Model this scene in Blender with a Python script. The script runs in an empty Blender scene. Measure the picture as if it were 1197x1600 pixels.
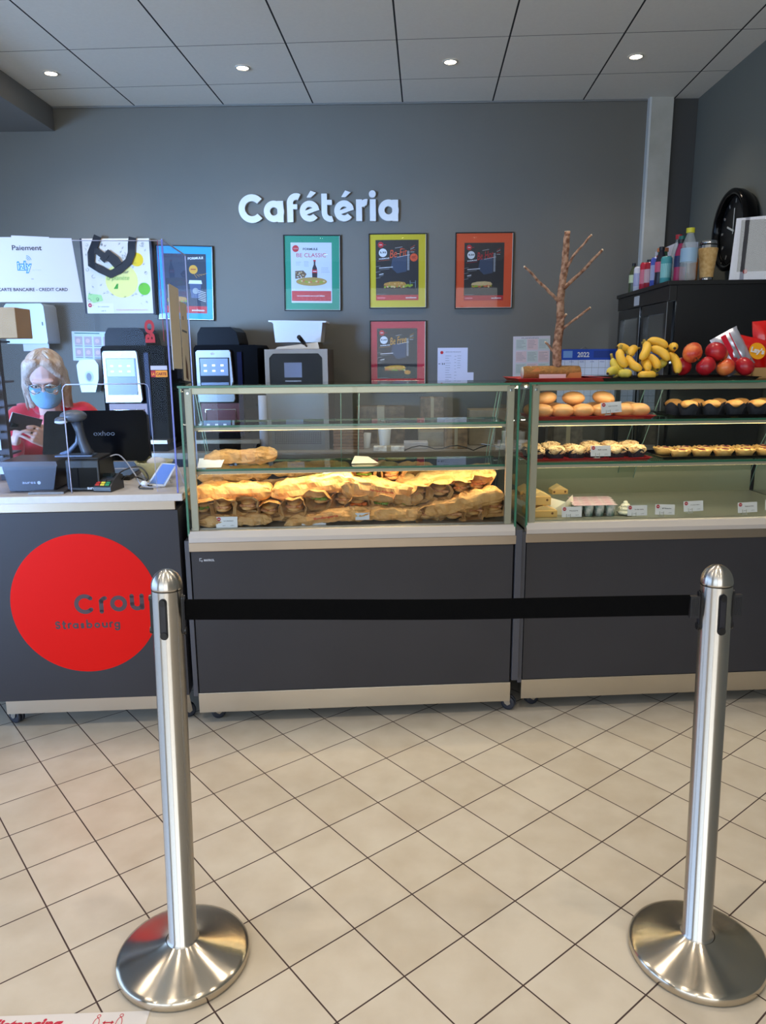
import bpy, math, random
from mathutils import Vector, Matrix, noise
from mathutils.geometry import tessellate_polygon
R = math.radians; PI = math.pi; TAU = 2*PI
S = bpy.context.scene; COL = S.collection
random.seed(7)

# ---------------------------------------------------------------- camera
PITCH, ROLL, YAW, FPX, EYE = R(11.96865), R(-.39499), R(3.3), 1175.587, 1.47325
def cam_rows():
    f = Vector((0, math.cos(PITCH), -math.sin(PITCH))); u = Vector((0, math.sin(PITCH), math.cos(PITCH))); x = Vector((1, 0, 0))
    right = math.cos(ROLL)*x + math.sin(ROLL)*u; up = -math.sin(ROLL)*x + math.cos(ROLL)*u
    Z = Matrix.Rotation(YAW, 3, 'Z')
    return Z @ right, Z @ up, Z @ f
CR, CU, CF = cam_rows()
cd = bpy.data.cameras.new('camera'); cam = bpy.data.objects.new('camera', cd); COL.objects.link(cam)
cam.matrix_world = Matrix(((CR.x, CU.x, -CF.x, 0), (CR.y, CU.y, -CF.y, 0), (CR.z, CU.z, -CF.z, EYE), (0, 0, 0, 1)))
cd.sensor_fit = 'HORIZONTAL'; cd.sensor_width = 36; cd.lens = FPX/1197*36; cd.clip_start = .02; cd.clip_end = 100
S.camera = cam

# ---------------------------------------------------------------- world, lights, exposure
S.view_settings.view_transform = 'Standard'; S.view_settings.look = 'None'
S.view_settings.gamma = 1; S.view_settings.use_curve_mapping = False
S.view_settings.exposure = 0.0
S.cycles.use_denoising = True
S.cycles.max_bounces = 10; S.cycles.transparent_max_bounces = 40
S.cycles.diffuse_bounces = 4; S.cycles.glossy_bounces = 4
S.cycles.sample_clamp_indirect = 6; S.cycles.caustics_reflective = False; S.cycles.caustics_refractive = False
w = bpy.data.worlds.new('sky'); S.world = w; w.use_nodes = True
bg = w.node_tree.nodes['Background']; bg.inputs[0].default_value = (.45, .62, 1, 1); bg.inputs[1].default_value = 1.2

def area(name, loc, rot, sx, sy, power, color, spread=PI):
    l = bpy.data.lights.new(name, 'AREA'); l.shape = 'RECTANGLE'; l.size = sx; l.size_y = sy; l.energy = power; l.color = color; l.spread = spread
    o = bpy.data.objects.new(name, l); o.location = loc; o.rotation_euler = rot; COL.objects.link(o); return o
# daylight coming in through the front windows and the side window, plus added beam
area('daylight_front_window', (-2.9, -3.75, 1.4), (R(90), 0, 0), 4.0, 2.5, 90, (.80, .89, 1))
area('added_blue_beam', (-4.55, -1.0, 1.35), (R(91), 0, R(-25)), 2.2, 1.5, 58, (.30, .55, 1), R(32))  # added narrow beam, tints the lower left of the back wall blue
area('daylight_entrance', (.8, -3.75, 1.4), (R(90), 0, 0), 3.0, 2.5, 80, (1, .95, .88))
area('daylight_side_window', (-4.75, 0.8, 1.35), (R(90), 0, R(-90)), 5.4, 2.0, 95, (.42, .64, 1))
DOWNLIGHTS = [(x, y) for y in (4.785, 3.0, 1.2, -.6, -2.4) for x in (-2.23, -1.08, .13, 1.18)]

# ---------------------------------------------------------------- materials
def lin(c): return tuple(((v/255)/12.92 if v/255 <= .04045 else ((v/255+.055)/1.055)**2.4) for v in c)
MATS = {}
def P(name, col, rough=.5, metal=0, spec=.5, var=None, bump=None, aniso=0, coat=0, emit=None, trans=0, alpha=1, sheen=0, subs=0, scl=None):
    """principled material; var = (scale, second colour, contrast), bump = (scale, strength)"""
    if name in MATS: return MATS[name]
    m = bpy.data.materials.new(name); m.use_nodes = True; MATS[name] = m
    nt = m.node_tree; N = nt.nodes; L = nt.links; b = N['Principled BSDF']
    b.inputs['Base Color'].default_value = (*lin(col), 1); b.inputs['Roughness'].default_value = rough
    b.inputs['Metallic'].default_value = metal; b.inputs['Specular IOR Level'].default_value = spec
    b.inputs['Coat Weight'].default_value = coat; b.inputs['Transmission Weight'].default_value = trans
    b.inputs['Alpha'].default_value = alpha; b.inputs['Sheen Weight'].default_value = sheen
    if subs: b.inputs['Subsurface Weight'].default_value = subs; b.inputs['Subsurface Radius'].default_value = (.01, .004, .002)
    if aniso:
        b.inputs['Anisotropic'].default_value = aniso
        t = N.new('ShaderNodeTangent'); t.direction_type = 'RADIAL'; t.axis = 'Z'; L.new(t.outputs[0], b.inputs['Tangent']); b.inputs['Anisotropic Rotation'].default_value = .25
    if emit: b.inputs['Emission Color'].default_value = (*lin(emit[0]), 1); b.inputs['Emission Strength'].default_value = emit[1]
    if var or bump:
        tc = N.new('ShaderNodeTexCoord')
    if var:
        mp = N.new('ShaderNodeMapping'); L.new(tc.outputs['Object'], mp.inputs[0])
        if scl: mp.inputs['Scale'].default_value = scl
        n = N.new('ShaderNodeTexNoise'); n.inputs['Scale'].default_value = var[0]; n.inputs['Detail'].default_value = 5
        L.new(mp.outputs[0], n.inputs['Vector'])
        r = N.new('ShaderNodeValToRGB'); c = var[2] if len(var) > 2 else .15
        r.color_ramp.elements[0].position = .5-c; r.color_ramp.elements[1].position = .5+c
        r.color_ramp.elements[0].color = (*lin(col), 1); r.color_ramp.elements[1].color = (*lin(var[1]), 1)
        L.new(n.outputs[0], r.inputs[0]); L.new(r.outputs[0], b.inputs['Base Color'])
    if bump:
        n2 = N.new('ShaderNodeTexNoise'); n2.inputs['Scale'].default_value = bump[0]; n2.inputs['Detail'].default_value = 4
        L.new(tc.outputs['Object'], n2.inputs['Vector'])
        bp = N.new('ShaderNodeBump'); bp.inputs['Strength'].default_value = bump[1]; bp.inputs['Distance'].default_value = .01
        L.new(n2.outputs[0], bp.inputs['Height']); L.new(bp.outputs[0], b.inputs['Normal'])
    return m
def GLASS(name, tint=(255, 255, 255), refl=1.0, ior=1.45, rough=.0):
    if name in MATS: return MATS[name]
    m = bpy.data.materials.new(name); m.use_nodes = True; MATS[name] = m
    nt = m.node_tree; N = nt.nodes; L = nt.links; N.remove(N['Principled BSDF'])
    t = N.new('ShaderNodeBsdfTransparent'); t.inputs[0].default_value = (*lin(tint), 1)
    g = N.new('ShaderNodeBsdfGlossy'); g.inputs['Roughness'].default_value = rough
    fr = N.new('ShaderNodeFresnel'); fr.inputs[0].default_value = ior
    mu = N.new('ShaderNodeMath'); mu.operation = 'MULTIPLY'; mu.inputs[1].default_value = refl; L.new(fr.outputs[0], mu.inputs[0])
    mx = N.new('ShaderNodeMixShader'); L.new(mu.outputs[0], mx.inputs[0]); L.new(t.outputs[0], mx.inputs[1]); L.new(g.outputs[0], mx.inputs[2])
    L.new(mx.outputs[0], N['Material Output'].inputs[0]); return m

STEEL = P('brushed_steel', (196, 190, 180), .3, 1, bump=(180, .02))
STEELW = P('satin_steel_rail', (170, 154, 136), .36, .85)
POST = P('brushed_post_steel', (198, 192, 184), .27, 1, aniso=.85)
CONE = P('spun_base_steel', (206, 196, 180), .2, 1, aniso=.92)
CHROME = P('chrome', (205, 205, 208), .1, 1)
BLACK = P('black_plastic', (14, 14, 16), .35)
BLACKG = P('glossy_black', (8, 8, 10), .14, spec=.18)
MATTE = P('matte_black', (12, 12, 13), .7)
DGREY = P('dark_grey_plastic', (46, 47, 50), .4)
WHITE = P('white_plastic', (222, 224, 228), .35)
PAPER = P('white_paper', (222, 222, 228), .8)
CREAM = P('cream_paper', (226, 214, 196), .8)
INK = P('black_ink', (28, 28, 32), .7)
INKG = P('grey_ink', (110, 112, 120), .7)
RED = P('crous_red', (214, 16, 6), .6, spec=.15)
REDT = P('red_tray_plastic', (168, 14, 26), .3)
PANEL = P('anthracite_laminate', (58, 57, 61), .5, spec=.25, var=(3, (54, 53, 57), .2))
PANELS = P('anthracite_side_panel', (70, 72, 82), .4)
KRAFT = P('kraft_paper', (186, 132, 72), .6, var=(22, (216, 168, 106), .2), bump=(60, .35))
KRAFT2 = P('pale_kraft_paper', (204, 160, 104), .6, var=(30, (176, 126, 70), .25), bump=(70, .35))
CARD = P('brown_cardboard', (176, 136, 86), .7, var=(14, (188, 148, 96), .2))
WOODK = P('pale_kraft_box', (224, 178, 102), .55)
GL = GLASS('clear_case_glass', (246, 251, 248), .55)
GLS = GLASS('shelf_glass', (226, 243, 235), 1.0)
PLEXI = GLASS('clear_acrylic', (240, 244, 255), .28)
EDGE = P('green_glass_edge', (52, 112, 88), .2, spec=.6)
PEDGE = P('pale_acrylic_edge', (186, 192, 224), .3)
def col(name, c, rough=.5, **k): return P(name, c, rough, **k)

# ---------------------------------------------------------------- mesh builder
FONT_CACHE = {}
def text_mesh(s, bold=0.0, shear=0.0):
    k = (s, bold, shear)
    if k not in FONT_CACHE:
        c = bpy.data.curves.new('lettering', 'FONT'); c.body = s; c.offset = bold; c.shear = shear; c.size = 1; c.resolution_u = 3
        o = bpy.data.objects.new('lettering', c); me = bpy.data.meshes.new_from_object(o)
        vs = [v.co.copy() for v in me.vertices]; fs = [tuple(p.vertices) for p in me.polygons]
        bpy.data.objects.remove(o); bpy.data.curves.remove(c); bpy.data.meshes.remove(me)
        FONT_CACHE[k] = (vs, fs)
    return FONT_CACHE[k]
class B:
    def __init__(s, mat=None): s.v = []; s.f = []; s.mi = []; s.sm = []; s.mats = []; s.T = Matrix(); s.cur = 0; s.smooth = False; s.use(mat or PAPER)
    def use(s, m):
        if m not in s.mats: s.mats.append(m)
        s.cur = s.mats.index(m); return s
    def add(s, vs, fs, smooth=None):
        o = len(s.v); s.v += [s.T @ Vector(v) for v in vs]; s.f += [tuple(i+o for i in f) for f in fs]
        s.mi += [s.cur]*len(fs); s.sm += [s.smooth if smooth is None else smooth]*len(fs); return s
    def box(s, x0, x1, y0, y1, z0, z1, mat=None):
        if mat: s.use(mat)
        vs = [(x, y, z) for z in (z0, z1) for y in (y0, y1) for x in (x0, x1)]
        return s.add(vs, [(0, 2, 3, 1), (4, 5, 7, 6), (0, 1, 5, 4), (2, 6, 7, 3), (0, 4, 6, 2), (1, 3, 7, 5)], False)
    def prism(s, pts, y0, y1, mat=None, side=None, holes=(), axis='y', smooth=False):
        """polygon in xz (axis y), xy (axis z) or yz (axis x), thickness along the axis"""
        if mat: s.use(mat)
        M = {'y': lambda a, b, t: (a, t, b), 'z': lambda a, b, t: (a, b, t), 'x': lambda a, b, t: (t, a, b)}[axis]
        loops = [list(pts)]+[list(h) for h in holes]
        tri = tessellate_polygon([[Vector((a, b, 0)) for a, b in l] for l in loops])
        flat = [p for l in loops for p in l]; n = len(flat)
        vs = [M(a, b, y0) for a, b in flat]+[M(a, b, y1) for a, b in flat]
        s.add(vs, [tuple(t) for t in tri]+[tuple(i+n for i in reversed(t)) for t in tri], False)
        if side: s.use(side)
        fs = []; o = 0
        for l in loops:
            for i in range(len(l)):
                j = (i+1) % len(l); fs.append((o+i, o+j, o+j+n, o+i+n))
            o += len(l)
        s.add(vs, fs, smooth); return s
    def poly(s, pts, y, mat=None):
        if mat: s.use(mat)
        tri = tessellate_polygon([[Vector((a, b, 0)) for a, b in pts]])
        return s.add([(a, y, b) for a, b in pts], [tuple(t) for t in tri], False)
    def rect(s, x0, x1, z0, z1, y, mat=None):
        if mat: s.use(mat)
        return s.add([(x0, y, z0), (x1, y, z0), (x1, y, z1), (x0, y, z1)], [(0, 1, 2, 3)], False)
    def disc(s, cx, cz, r, y, mat=None, n=28, rz=None):
        return s.poly([(cx+r*math.cos(TAU*i/n), cz+(rz or r)*math.sin(TAU*i/n)) for i in range(n)], y, mat)
    def lathe(s, prof, n=24, c=(0, 0, 0), mat=None, smooth=True, cap=True):
        if mat: s.use(mat)
        vs = []; fs = []
        for r, z in prof:
            for i in range(n): a = TAU*i/n; vs.append((c[0]+r*math.cos(a), c[1]+r*math.sin(a), c[2]+z))
        for k in range(len(prof)-1):
            for i in range(n):
                j = (i+1) % n; fs.append((k*n+i, k*n+j, (k+1)*n+j, (k+1)*n+i))
        if cap:
            if prof[0][0] > 1e-5: fs.append(tuple(reversed(range(n))))
            if prof[-1][0] > 1e-5: fs.append(tuple((len(prof)-1)*n+i for i in range(n)))
        return s.add(vs, fs, smooth)
    def tube(s, pts, r, n=8, mat=None, smooth=True, flat=1.0):
        if mat: s.use(mat)
        pts = [Vector(p) for p in pts]; rs = r if isinstance(r, (list, tuple)) else [r]*len(pts)
        vs = []; fs = []; up = Vector((0, 0, 1)); pu = None
        for i, p in enumerate(pts):
            d = (pts[min(i+1, len(pts)-1)]-pts[max(i-1, 0)]).normalized()
            if pu is None: pu = (up if abs(d.z) < .9 else Vector((1, 0, 0)))
            a = d.cross(pu).normalized(); b2 = a.cross(d).normalized(); pu = b2
            for k in range(n):
                t = TAU*k/n; vs.append(p+a*math.cos(t)*rs[i]+b2*math.sin(t)*rs[i]*flat)
        for i in range(len(pts)-1):
            for k in range(n):
                j = (k+1) % n; fs.append((i*n+k, i*n+j, (i+1)*n+j, (i+1)*n+k))
        fs.append(tuple(reversed(range(n)))); fs.append(tuple((len(pts)-1)*n+k for k in range(n)))
        return s.add(vs, fs, smooth)
    def ball(s, c, r, mat=None, nu=16, nv=10, disp=None):
        if mat: s.use(mat)
        rx, ry, rz = r if isinstance(r, (tuple, list)) else (r, r, r)
        vs = [(c[0], c[1], c[2]-rz)]; fs = []
        for j in range(1, nv):
            ph = -PI/2+PI*j/nv
            for i in range(nu):
                t = TAU*i/nu; d = Vector((math.cos(ph)*math.cos(t), math.cos(ph)*math.sin(t), math.sin(ph)))
                k = disp(d) if disp else 1
                vs.append((c[0]+d.x*rx*k, c[1]+d.y*ry*k, c[2]+d.z*rz*k))
        vs.append((c[0], c[1], c[2]+rz))
        for i in range(nu): fs.append((0, 1+(i+1) % nu, 1+i))
        for j in range(nv-2):
            for i in range(nu):
                a = 1+j*nu; fs.append((a+i, a+(i+1) % nu, a+nu+(i+1) % nu, a+nu+i))
        t = len(vs)-1; a = 1+(nv-2)*nu
        for i in range(nu): fs.append((a+i, a+(i+1) % nu, t))
        return s.add(vs, fs, True)
    def text(s, body, x0, z0, wd, ht=None, y=0, mat=None, bold=0.0, shear=0.0, depth=0, rot=0, center=False):
        """lettering fitted into a box wd wide (ht high), lower left at x0, z0, in the xz plane"""
        if mat: s.use(mat)
        vs, fs = text_mesh(body, bold, shear)
        if not vs: return s
        ax = min(v.x for v in vs); bx = max(v.x for v in vs); az = min(v.y for v in vs); bz = max(v.y for v in vs)
        k = wd/(bx-ax); kz = ht/(bz-az) if ht else k; c, sn = math.cos(rot), math.sin(rot)
        ox = -wd/2 if center else 0
        def t(v, yy):
            a, b2 = (v.x-ax)*k+ox, (v.y-az)*kz
            return (x0+a*c-b2*sn, yy, z0+a*sn+b2*c)
        s.add([t(v, y) for v in vs], fs, False)
        return s
    def lines(s, x0, x1, z1, z0, n, y, mat, th=.0016, ragged=.3, seed=1):
        rnd = random.Random(seed); s.use(mat)
        for i in range(n):
            z = z1-(z1-z0)*(i+.5)/n; e = x1-(x1-x0)*rnd.random()*ragged; s.rect(x0, e, z-th/2, z+th/2, y)
        return s
    def build(s, name, parent=None, loc=None, rz=0, rot=None, bevel=0, seg=2, sub=0, wn=False):
        me = bpy.data.meshes.new(name); me.from_pydata([tuple(v) for v in s.v], [], s.f)
        for m in s.mats: me.materials.append(m)
        me.polygons.foreach_set('material_index', s.mi); me.polygons.foreach_set('use_smooth', s.sm); me.update()
        o = bpy.data.objects.new(name, me); COL.objects.link(o)
        if parent: o.parent = parent
        if loc is not None: o.location = loc
        if rot is not None: o.rotation_euler = rot
        elif rz: o.rotation_euler = (0, 0, rz)
        if bevel:
            b = o.modifiers.new('bevel', 'BEVEL'); b.width = bevel; b.segments = seg; b.limit_method = 'ANGLE'; b.angle_limit = R(40)
        if sub: b = o.modifiers.new('subdivision', 'SUBSURF'); b.levels = sub; b.render_levels = sub
        return o
def tag(o, label=None, cat=None, group=None, kind=None):
    if label: o['label'] = label
    if cat: o['category'] = cat
    if group: o['group'] = group
    if kind: o['kind'] = kind
    return o
def thing(name, label, cat, loc, rz=0, group=None, rot=None):
    o = bpy.data.objects.new(name, None); COL.objects.link(o); o.location = loc; o.rotation_euler = rot if rot else (0, 0, rz)
    o.empty_display_size = .05
    return tag(o, label, cat, group)
def dup(root, loc, label, rz=None, rot=None, group=None, scale=None):
    def cp(o, par):
        c = o.copy(); COL.objects.link(c)
        if par: c.parent = par; c.matrix_parent_inverse = o.matrix_parent_inverse.copy()
        for ch in [q for q in bpy.data.objects if q.parent == o]: cp(ch, c)
        return c
    c = cp(root, None); c.location = loc; c['label'] = label
    if rot is not None: c.rotation_euler = rot
    elif rz is not None: c.rotation_euler = (0, 0, rz)
    if group: c['group'] = group
    if scale: c.scale = (scale,)*3 if not isinstance(scale, tuple) else scale
    return c
def struct(o): o['kind'] = 'structure'; return o
ORD = ['first', 'second', 'third', 'fourth', 'fifth', 'sixth', 'seventh', 'eighth', 'ninth', 'tenth', 'eleventh', 'twelfth']

# frames measured in the room: K along the counter fronts, W along the back wall
class Frame:
    def __init__(s, ox, oy, deg): s.o = Vector((ox, oy, 0)); s.a = R(deg); s.x = Vector((math.cos(s.a), math.sin(s.a), 0)); s.y = Vector((-math.sin(s.a), math.cos(s.a), 0))
    def __call__(s, u, v, z=0): return s.o+s.x*u+s.y*v+Vector((0, 0, z))
K = Frame(-.905, 2.755, 7.2); KR = K.a
W = Frame(-2.512, 5.396, 2.2281); WR = W.a
CEIL = 3.108

# ---------------------------------------------------------------- setting
def grid_floor():
    m = bpy.data.materials.new('beige_floor_tiles'); m.use_nodes = True; nt = m.node_tree; N = nt.nodes; L = nt.links; b = N['Principled BSDF']
    def math_(op, a, b2=None):
        n = N.new('ShaderNodeMath'); n.operation = op
        for i, q in enumerate((a, b2)):
            if q is None: continue
            if isinstance(q, (int, float)): n.inputs[i].default_value = q
            else: L.new(q, n.inputs[i])
        return n.outputs[0]
    g = N.new('ShaderNodeNewGeometry'); mp = N.new('ShaderNodeMapping'); mp.vector_type = 'TEXTURE'
    mp.inputs['Location'].default_value = (-.86653, 2.14791, 0); mp.inputs['Rotation'].default_value = (0, 0, R(42.369)); mp.inputs['Scale'].default_value = (.2, .2, .2)
    L.new(g.outputs['Position'], mp.inputs[0]); sp = N.new('ShaderNodeSeparateXYZ'); L.new(mp.outputs[0], sp.inputs[0])
    ms = []
    for ax in (0, 1):
        fr = math_('FRACT', math_('ADD', sp.outputs[ax], 100.5)); d = math_('ABSOLUTE', math_('SUBTRACT', fr, .5)); ms.append(d)
    dmin = math_('MINIMUM', ms[0], ms[1])
    ss = N.new('ShaderNodeMapRange'); ss.interpolation_type = 'SMOOTHSTEP'; ss.inputs['From Min'].default_value = .0075; ss.inputs['From Max'].default_value = .0125; L.new(dmin, ss.inputs[0])
    # one random tone per tile and soft mottling
    fl = N.new('ShaderNodeVectorMath'); fl.operation = 'FLOOR'; ad = N.new('ShaderNodeVectorMath'); ad.inputs[1].default_value = (100, 100, 0); L.new(mp.outputs[0], ad.inputs[0]); L.new(ad.outputs[0], fl.inputs[0])
    sz = N.new('ShaderNodeVectorMath'); sz.operation = 'MULTIPLY'; sz.inputs[1].default_value = (1, 1, 0); L.new(fl.outputs[0], sz.inputs[0])
    wn = N.new('ShaderNodeTexWhiteNoise'); L.new(sz.outputs[0], wn.inputs['Vector'])
    n1 = N.new('ShaderNodeTexNoise'); n1.inputs['Scale'].default_value = 9; n1.inputs['Detail'].default_value = 6; L.new(g.outputs['Position'], n1.inputs['Vector'])
    f = math_('ADD', math_('MULTIPLY', wn.outputs['Value'], .3), math_('MULTIPLY', n1.outputs[0], .9))
    r = N.new('ShaderNodeValToRGB'); r.color_ramp.elements[0].position = .25; r.color_ramp.elements[1].position = .8
    r.color_ramp.elements[0].color = (*lin((190, 177, 158)), 1); r.color_ramp.elements[1].color = (*lin((208, 198, 182)), 1); L.new(f, r.inputs[0])
    mx = N.new('ShaderNodeMix'); mx.data_type = 'RGBA'; L.new(ss.outputs[0], mx.inputs[0]); mx.inputs[6].default_value = (*lin((66, 48, 44)), 1); L.new(r.outputs[0], mx.inputs[7])
    L.new(mx.outputs[2], b.inputs['Base Color'])
    rr = N.new('ShaderNodeMapRange'); rr.inputs['To Min'].default_value = .85; rr.inputs['To Max'].default_value = .34; L.new(ss.outputs[0], rr.inputs[0]); L.new(rr.outputs[0], b.inputs['Roughness'])
    bp = N.new('ShaderNodeBump'); bp.inputs['Strength'].default_value = .25; bp.inputs['Distance'].default_value = .002; L.new(ss.outputs[0], bp.inputs['Height']); L.new(bp.outputs[0], b.inputs['Normal'])
    return m
def ceiling_mat():
    m = bpy.data.materials.new('ceiling_panels'); m.use_nodes = True; nt = m.node_tree; N = nt.nodes; L = nt.links; b = N['Principled BSDF']
    b.inputs['Roughness'].default_value = .85
    g = N.new('ShaderNodeNewGeometry'); sp = N.new('ShaderNodeSeparateXYZ'); L.new(g.outputs['Position'], sp.inputs[0])
    def line(out, off, per, half):
        a = N.new('ShaderNodeMath'); a.operation = 'ADD'; a.inputs[1].default_value = 100*per-off+per/2; L.new(out, a.inputs[0])
        w_ = N.new('ShaderNodeMath'); w_.operation = 'MODULO'; w_.inputs[1].default_value = per; L.new(a.outputs[0], w_.inputs[0])
        s_ = N.new('ShaderNodeMath'); s_.operation = 'SUBTRACT'; s_.inputs[1].default_value = per/2; L.new(w_.outputs[0], s_.inputs[0])
        b_ = N.new('ShaderNodeMath'); b_.operation = 'ABSOLUTE'; L.new(s_.outputs[0], b_.inputs[0])
        c_ = N.new('ShaderNodeMath'); c_.operation = 'LESS_THAN'; c_.inputs[1].default_value = half; L.new(b_.outputs[0], c_.inputs[0]); return c_.outputs[0]
    a = line(sp.outputs[0], -.166, .6, .0048); c = line(sp.outputs[1], 5.055, .6, .0026)
    mm = N.new('ShaderNodeMath'); mm.operation = 'MAXIMUM'; L.new(a, mm.inputs[0]); L.new(c, mm.inputs[1])
    n1 = N.new('ShaderNodeTexNoise'); n1.inputs['Scale'].default_value = 60; L.new(g.outputs['Position'], n1.inputs['Vector'])
    r = N.new('ShaderNodeValToRGB'); r.color_ramp.elements[0].color = (*lin((232, 231, 224)), 1); r.color_ramp.elements[1].color = (*lin((240, 239, 232)), 1); L.new(n1.outputs[0], r.inputs[0])
    mx = N.new('ShaderNodeMix'); mx.data_type = 'RGBA'; L.new(mm.outputs[0], mx.inputs[0]); L.new(r.outputs[0], mx.inputs[6]); mx.inputs[7].default_value = (*lin((30, 30, 32)), 1)
    L.new(mx.outputs[2], b.inputs['Base Color']); return m
WALL = P('grey_wall_paint', (110, 107, 99), .75, var=(2.5, (106, 103, 96), .3), bump=(220, .12))
WALLD = P('dark_wall_paint', (70, 70, 70), .75, bump=(220, .12))
WHITEW = P('white_painted_concrete', (188, 186, 178), .7, var=(7, (168, 166, 156), .25))
FLOOR = grid_floor()
struct(B(FLOOR).box(-5, 2.5, -4, 6.4, -.1, 0).build('floor'))
struct(B(ceiling_mat()).box(-5, 2.5, -4, 6.4, CEIL, CEIL+.1).build('ceiling'))
b = B(WALL); b.box(-3.0, 4.8, 0, .15, 0, CEIL); struct(b.build('wall_back', loc=W(0, 0), rz=WR))
# right wall meets the back wall at its far corner
rw = W(4.31, 0)
b = B(P('grey_green_wall_paint', (112, 116, 112), .75, bump=(220, .12))); b.box(0, .15, -9.6, .3, 0, CEIL); struct(b.build('wall_right', loc=rw, rz=R(1.6)))
struct(B(WALL).prism([(-4, 0), (6.4, 0), (6.4, CEIL), (-4, CEIL)], -4.85, -5.0, holes=[[(-2, .35), (3.6, .35), (3.6, 2.35), (-2, 2.35)]], axis='x').build('wall_left'))
b = B(WALL); b.prism([(-5, 0), (2.5, 0), (2.5, CEIL), (-5, CEIL)], -3.6, -3.5, holes=[[(-4.85, .1), (-.85, .1), (-.85, 2.7), (-4.85, 2.7)], [(-.7, .1), (2.2, .1), (2.2, 2.7), (-.7, 2.7)]])
struct(b.build('wall_front'))
def window(name, x0, x1, z0, z1, n, loc, rz):
    w_ = struct(bpy.data.objects.new(name, None)); COL.objects.link(w_); w_.location = loc; w_.rotation_euler = (0, 0, rz)
    f = B(P('window_aluminium', (140, 142, 146), .4, .4))
    f.box(x0, x1, -.03, .03, z0, z0+.05); f.box(x0, x1, -.03, .03, z1-.05, z1)
    for i in range(n+1):
        x = x0+(x1-x0-.05)*i/n; f.box(x, x+.05, -.03, .03, z0, z1)
    f.build('frame', w_); B(GL).rect(x0, x1, z0, z1, 0).build('pane', w_)
window('window_1', -4.85, -.85, .1, 2.7, 3, (0, -3.55, 0), 0)
window('window_2', -.7, 2.2, .1, 2.7, 2, (0, -3.55, 0), 0)
window('window_3', -3.6, 2.0, .35, 2.35, 5, (-4.92, 0, 0), R(-90))
# soffit at the upper left
b = B(P('soffit_paint', (122, 122, 122), .7)); b.box(-2.6, -.012, -7.0, -.002, CEIL-.152, CEIL-.001); struct(b.build('trim_1', loc=W(0, 0), rz=WR))
b = B(WHITEW); b.box(3.99, 4.133, -.05, .0, 0, CEIL-.001); b.use(P('pillar_side_white', (205, 210, 212), .5)); b.box(3.976, 3.989, -.052, .0, 0, CEIL-.001); struct(b.build('trim_2', loc=W(0, -.001), rz=WR))  # thin strip is the left side face of the pillar, in a paler tone
b = B(WALLD); b.box(4.135, 4.309, -.006, .0, 0, CEIL-.001); struct(b.build('trim_3', loc=W(0, -.001), rz=WR))
b = B(P('ceiling_edge_strip', (120, 120, 118), .7)); b.box(-.01, 3.97, -.012, -.002, CEIL-.012, CEIL-.001); struct(b.build('trim_4', loc=W(0, 0), rz=WR))

# downlights: trim ring, lamp and its light
RING = P('white_lamp_ring', (200, 200, 196), .4); LENS = P('lit_lamp_lens', (255, 236, 200), .4, emit=((255, 232, 196), 26))
where = ['leftmost, by the soffit', 'above the sneeze guard', 'above the orange framed poster', 'rightmost, by the white pillar']
for i, (x, y) in enumerate(DOWNLIGHTS):
    lab = 'lit round recessed ceiling spotlight, '+(where[i] if i < 4 else '%s row from the rear wall, %s' % (['second', 'third', 'fourth', 'fifth'][i//4-1], ['leftmost', 'second from the left', 'third from the left', 'rightmost'][i % 4]))
    t = thing('ceiling_spotlight', lab, 'ceiling light', (x, y, CEIL), 0, 'recessed ceiling spotlights')
    b = B(RING); b.lathe([(.034, -.001), (.034, -.006), (.043, -.006), (.045, -.001)], 28, cap=False); b.build('trim_ring', t)
    B(LENS).lathe([(.0335, -.0015), (.0335, -.003)], 24).build('lens', t)
    l = bpy.data.lights.new('spotlight_beam', 'SPOT'); l.energy = 22 if y > 4 else 40; l.color = (1, .86, .68); l.spot_size = R(120); l.spot_blend = 1; l.shadow_soft_size = .035
    o = bpy.data.objects.new('spotlight_beam', l); o.location = (x, y, CEIL-.02); COL.objects.link(o)

# ---------------------------------------------------------------- counters
def caster(t, x, y, h, rz=0.3):
    b = B(STEEL); b.T = Matrix.Translation((x, y, 0)) @ Matrix.Rotation(rz, 4, 'Z')
    b.box(-.03, .03, -.03, .03, h-.004, h); b.lathe([(.014, h-.016), (.014, h-.004)], 14)
    b.prism([(-.012, h-.016), (.03, h-.016), (.042, .03), (.03, .022), (.018, .03)], -.021, -.018); b.prism([(-.012, h-.016), (.03, h-.016), (.042, .03), (.03, .022), (.018, .03)], .018, .021)
    c = b.build('caster', t)
    w_ = B(P('grey_rubber_wheel', (42, 46, 58), .5)); w_.T = Matrix.Translation((x, y, 0)) @ Matrix.Rotation(rz, 4, 'Z') @ Matrix.Translation((.03, 0, .03)) @ Matrix.Rotation(R(90), 4, 'X')
    for s_ in (-1, 1): w_.lathe([(.02, s_*.009-.006), (.0285, s_*.009-.006), (.0295, s_*.009), (.0285, s_*.009+.006), (.02, s_*.009+.006)], 20)
    w_.use(DGREY); w_.lathe([(.021, -.012), (.021, .012)], 16); w_.build('wheel', c)

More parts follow.
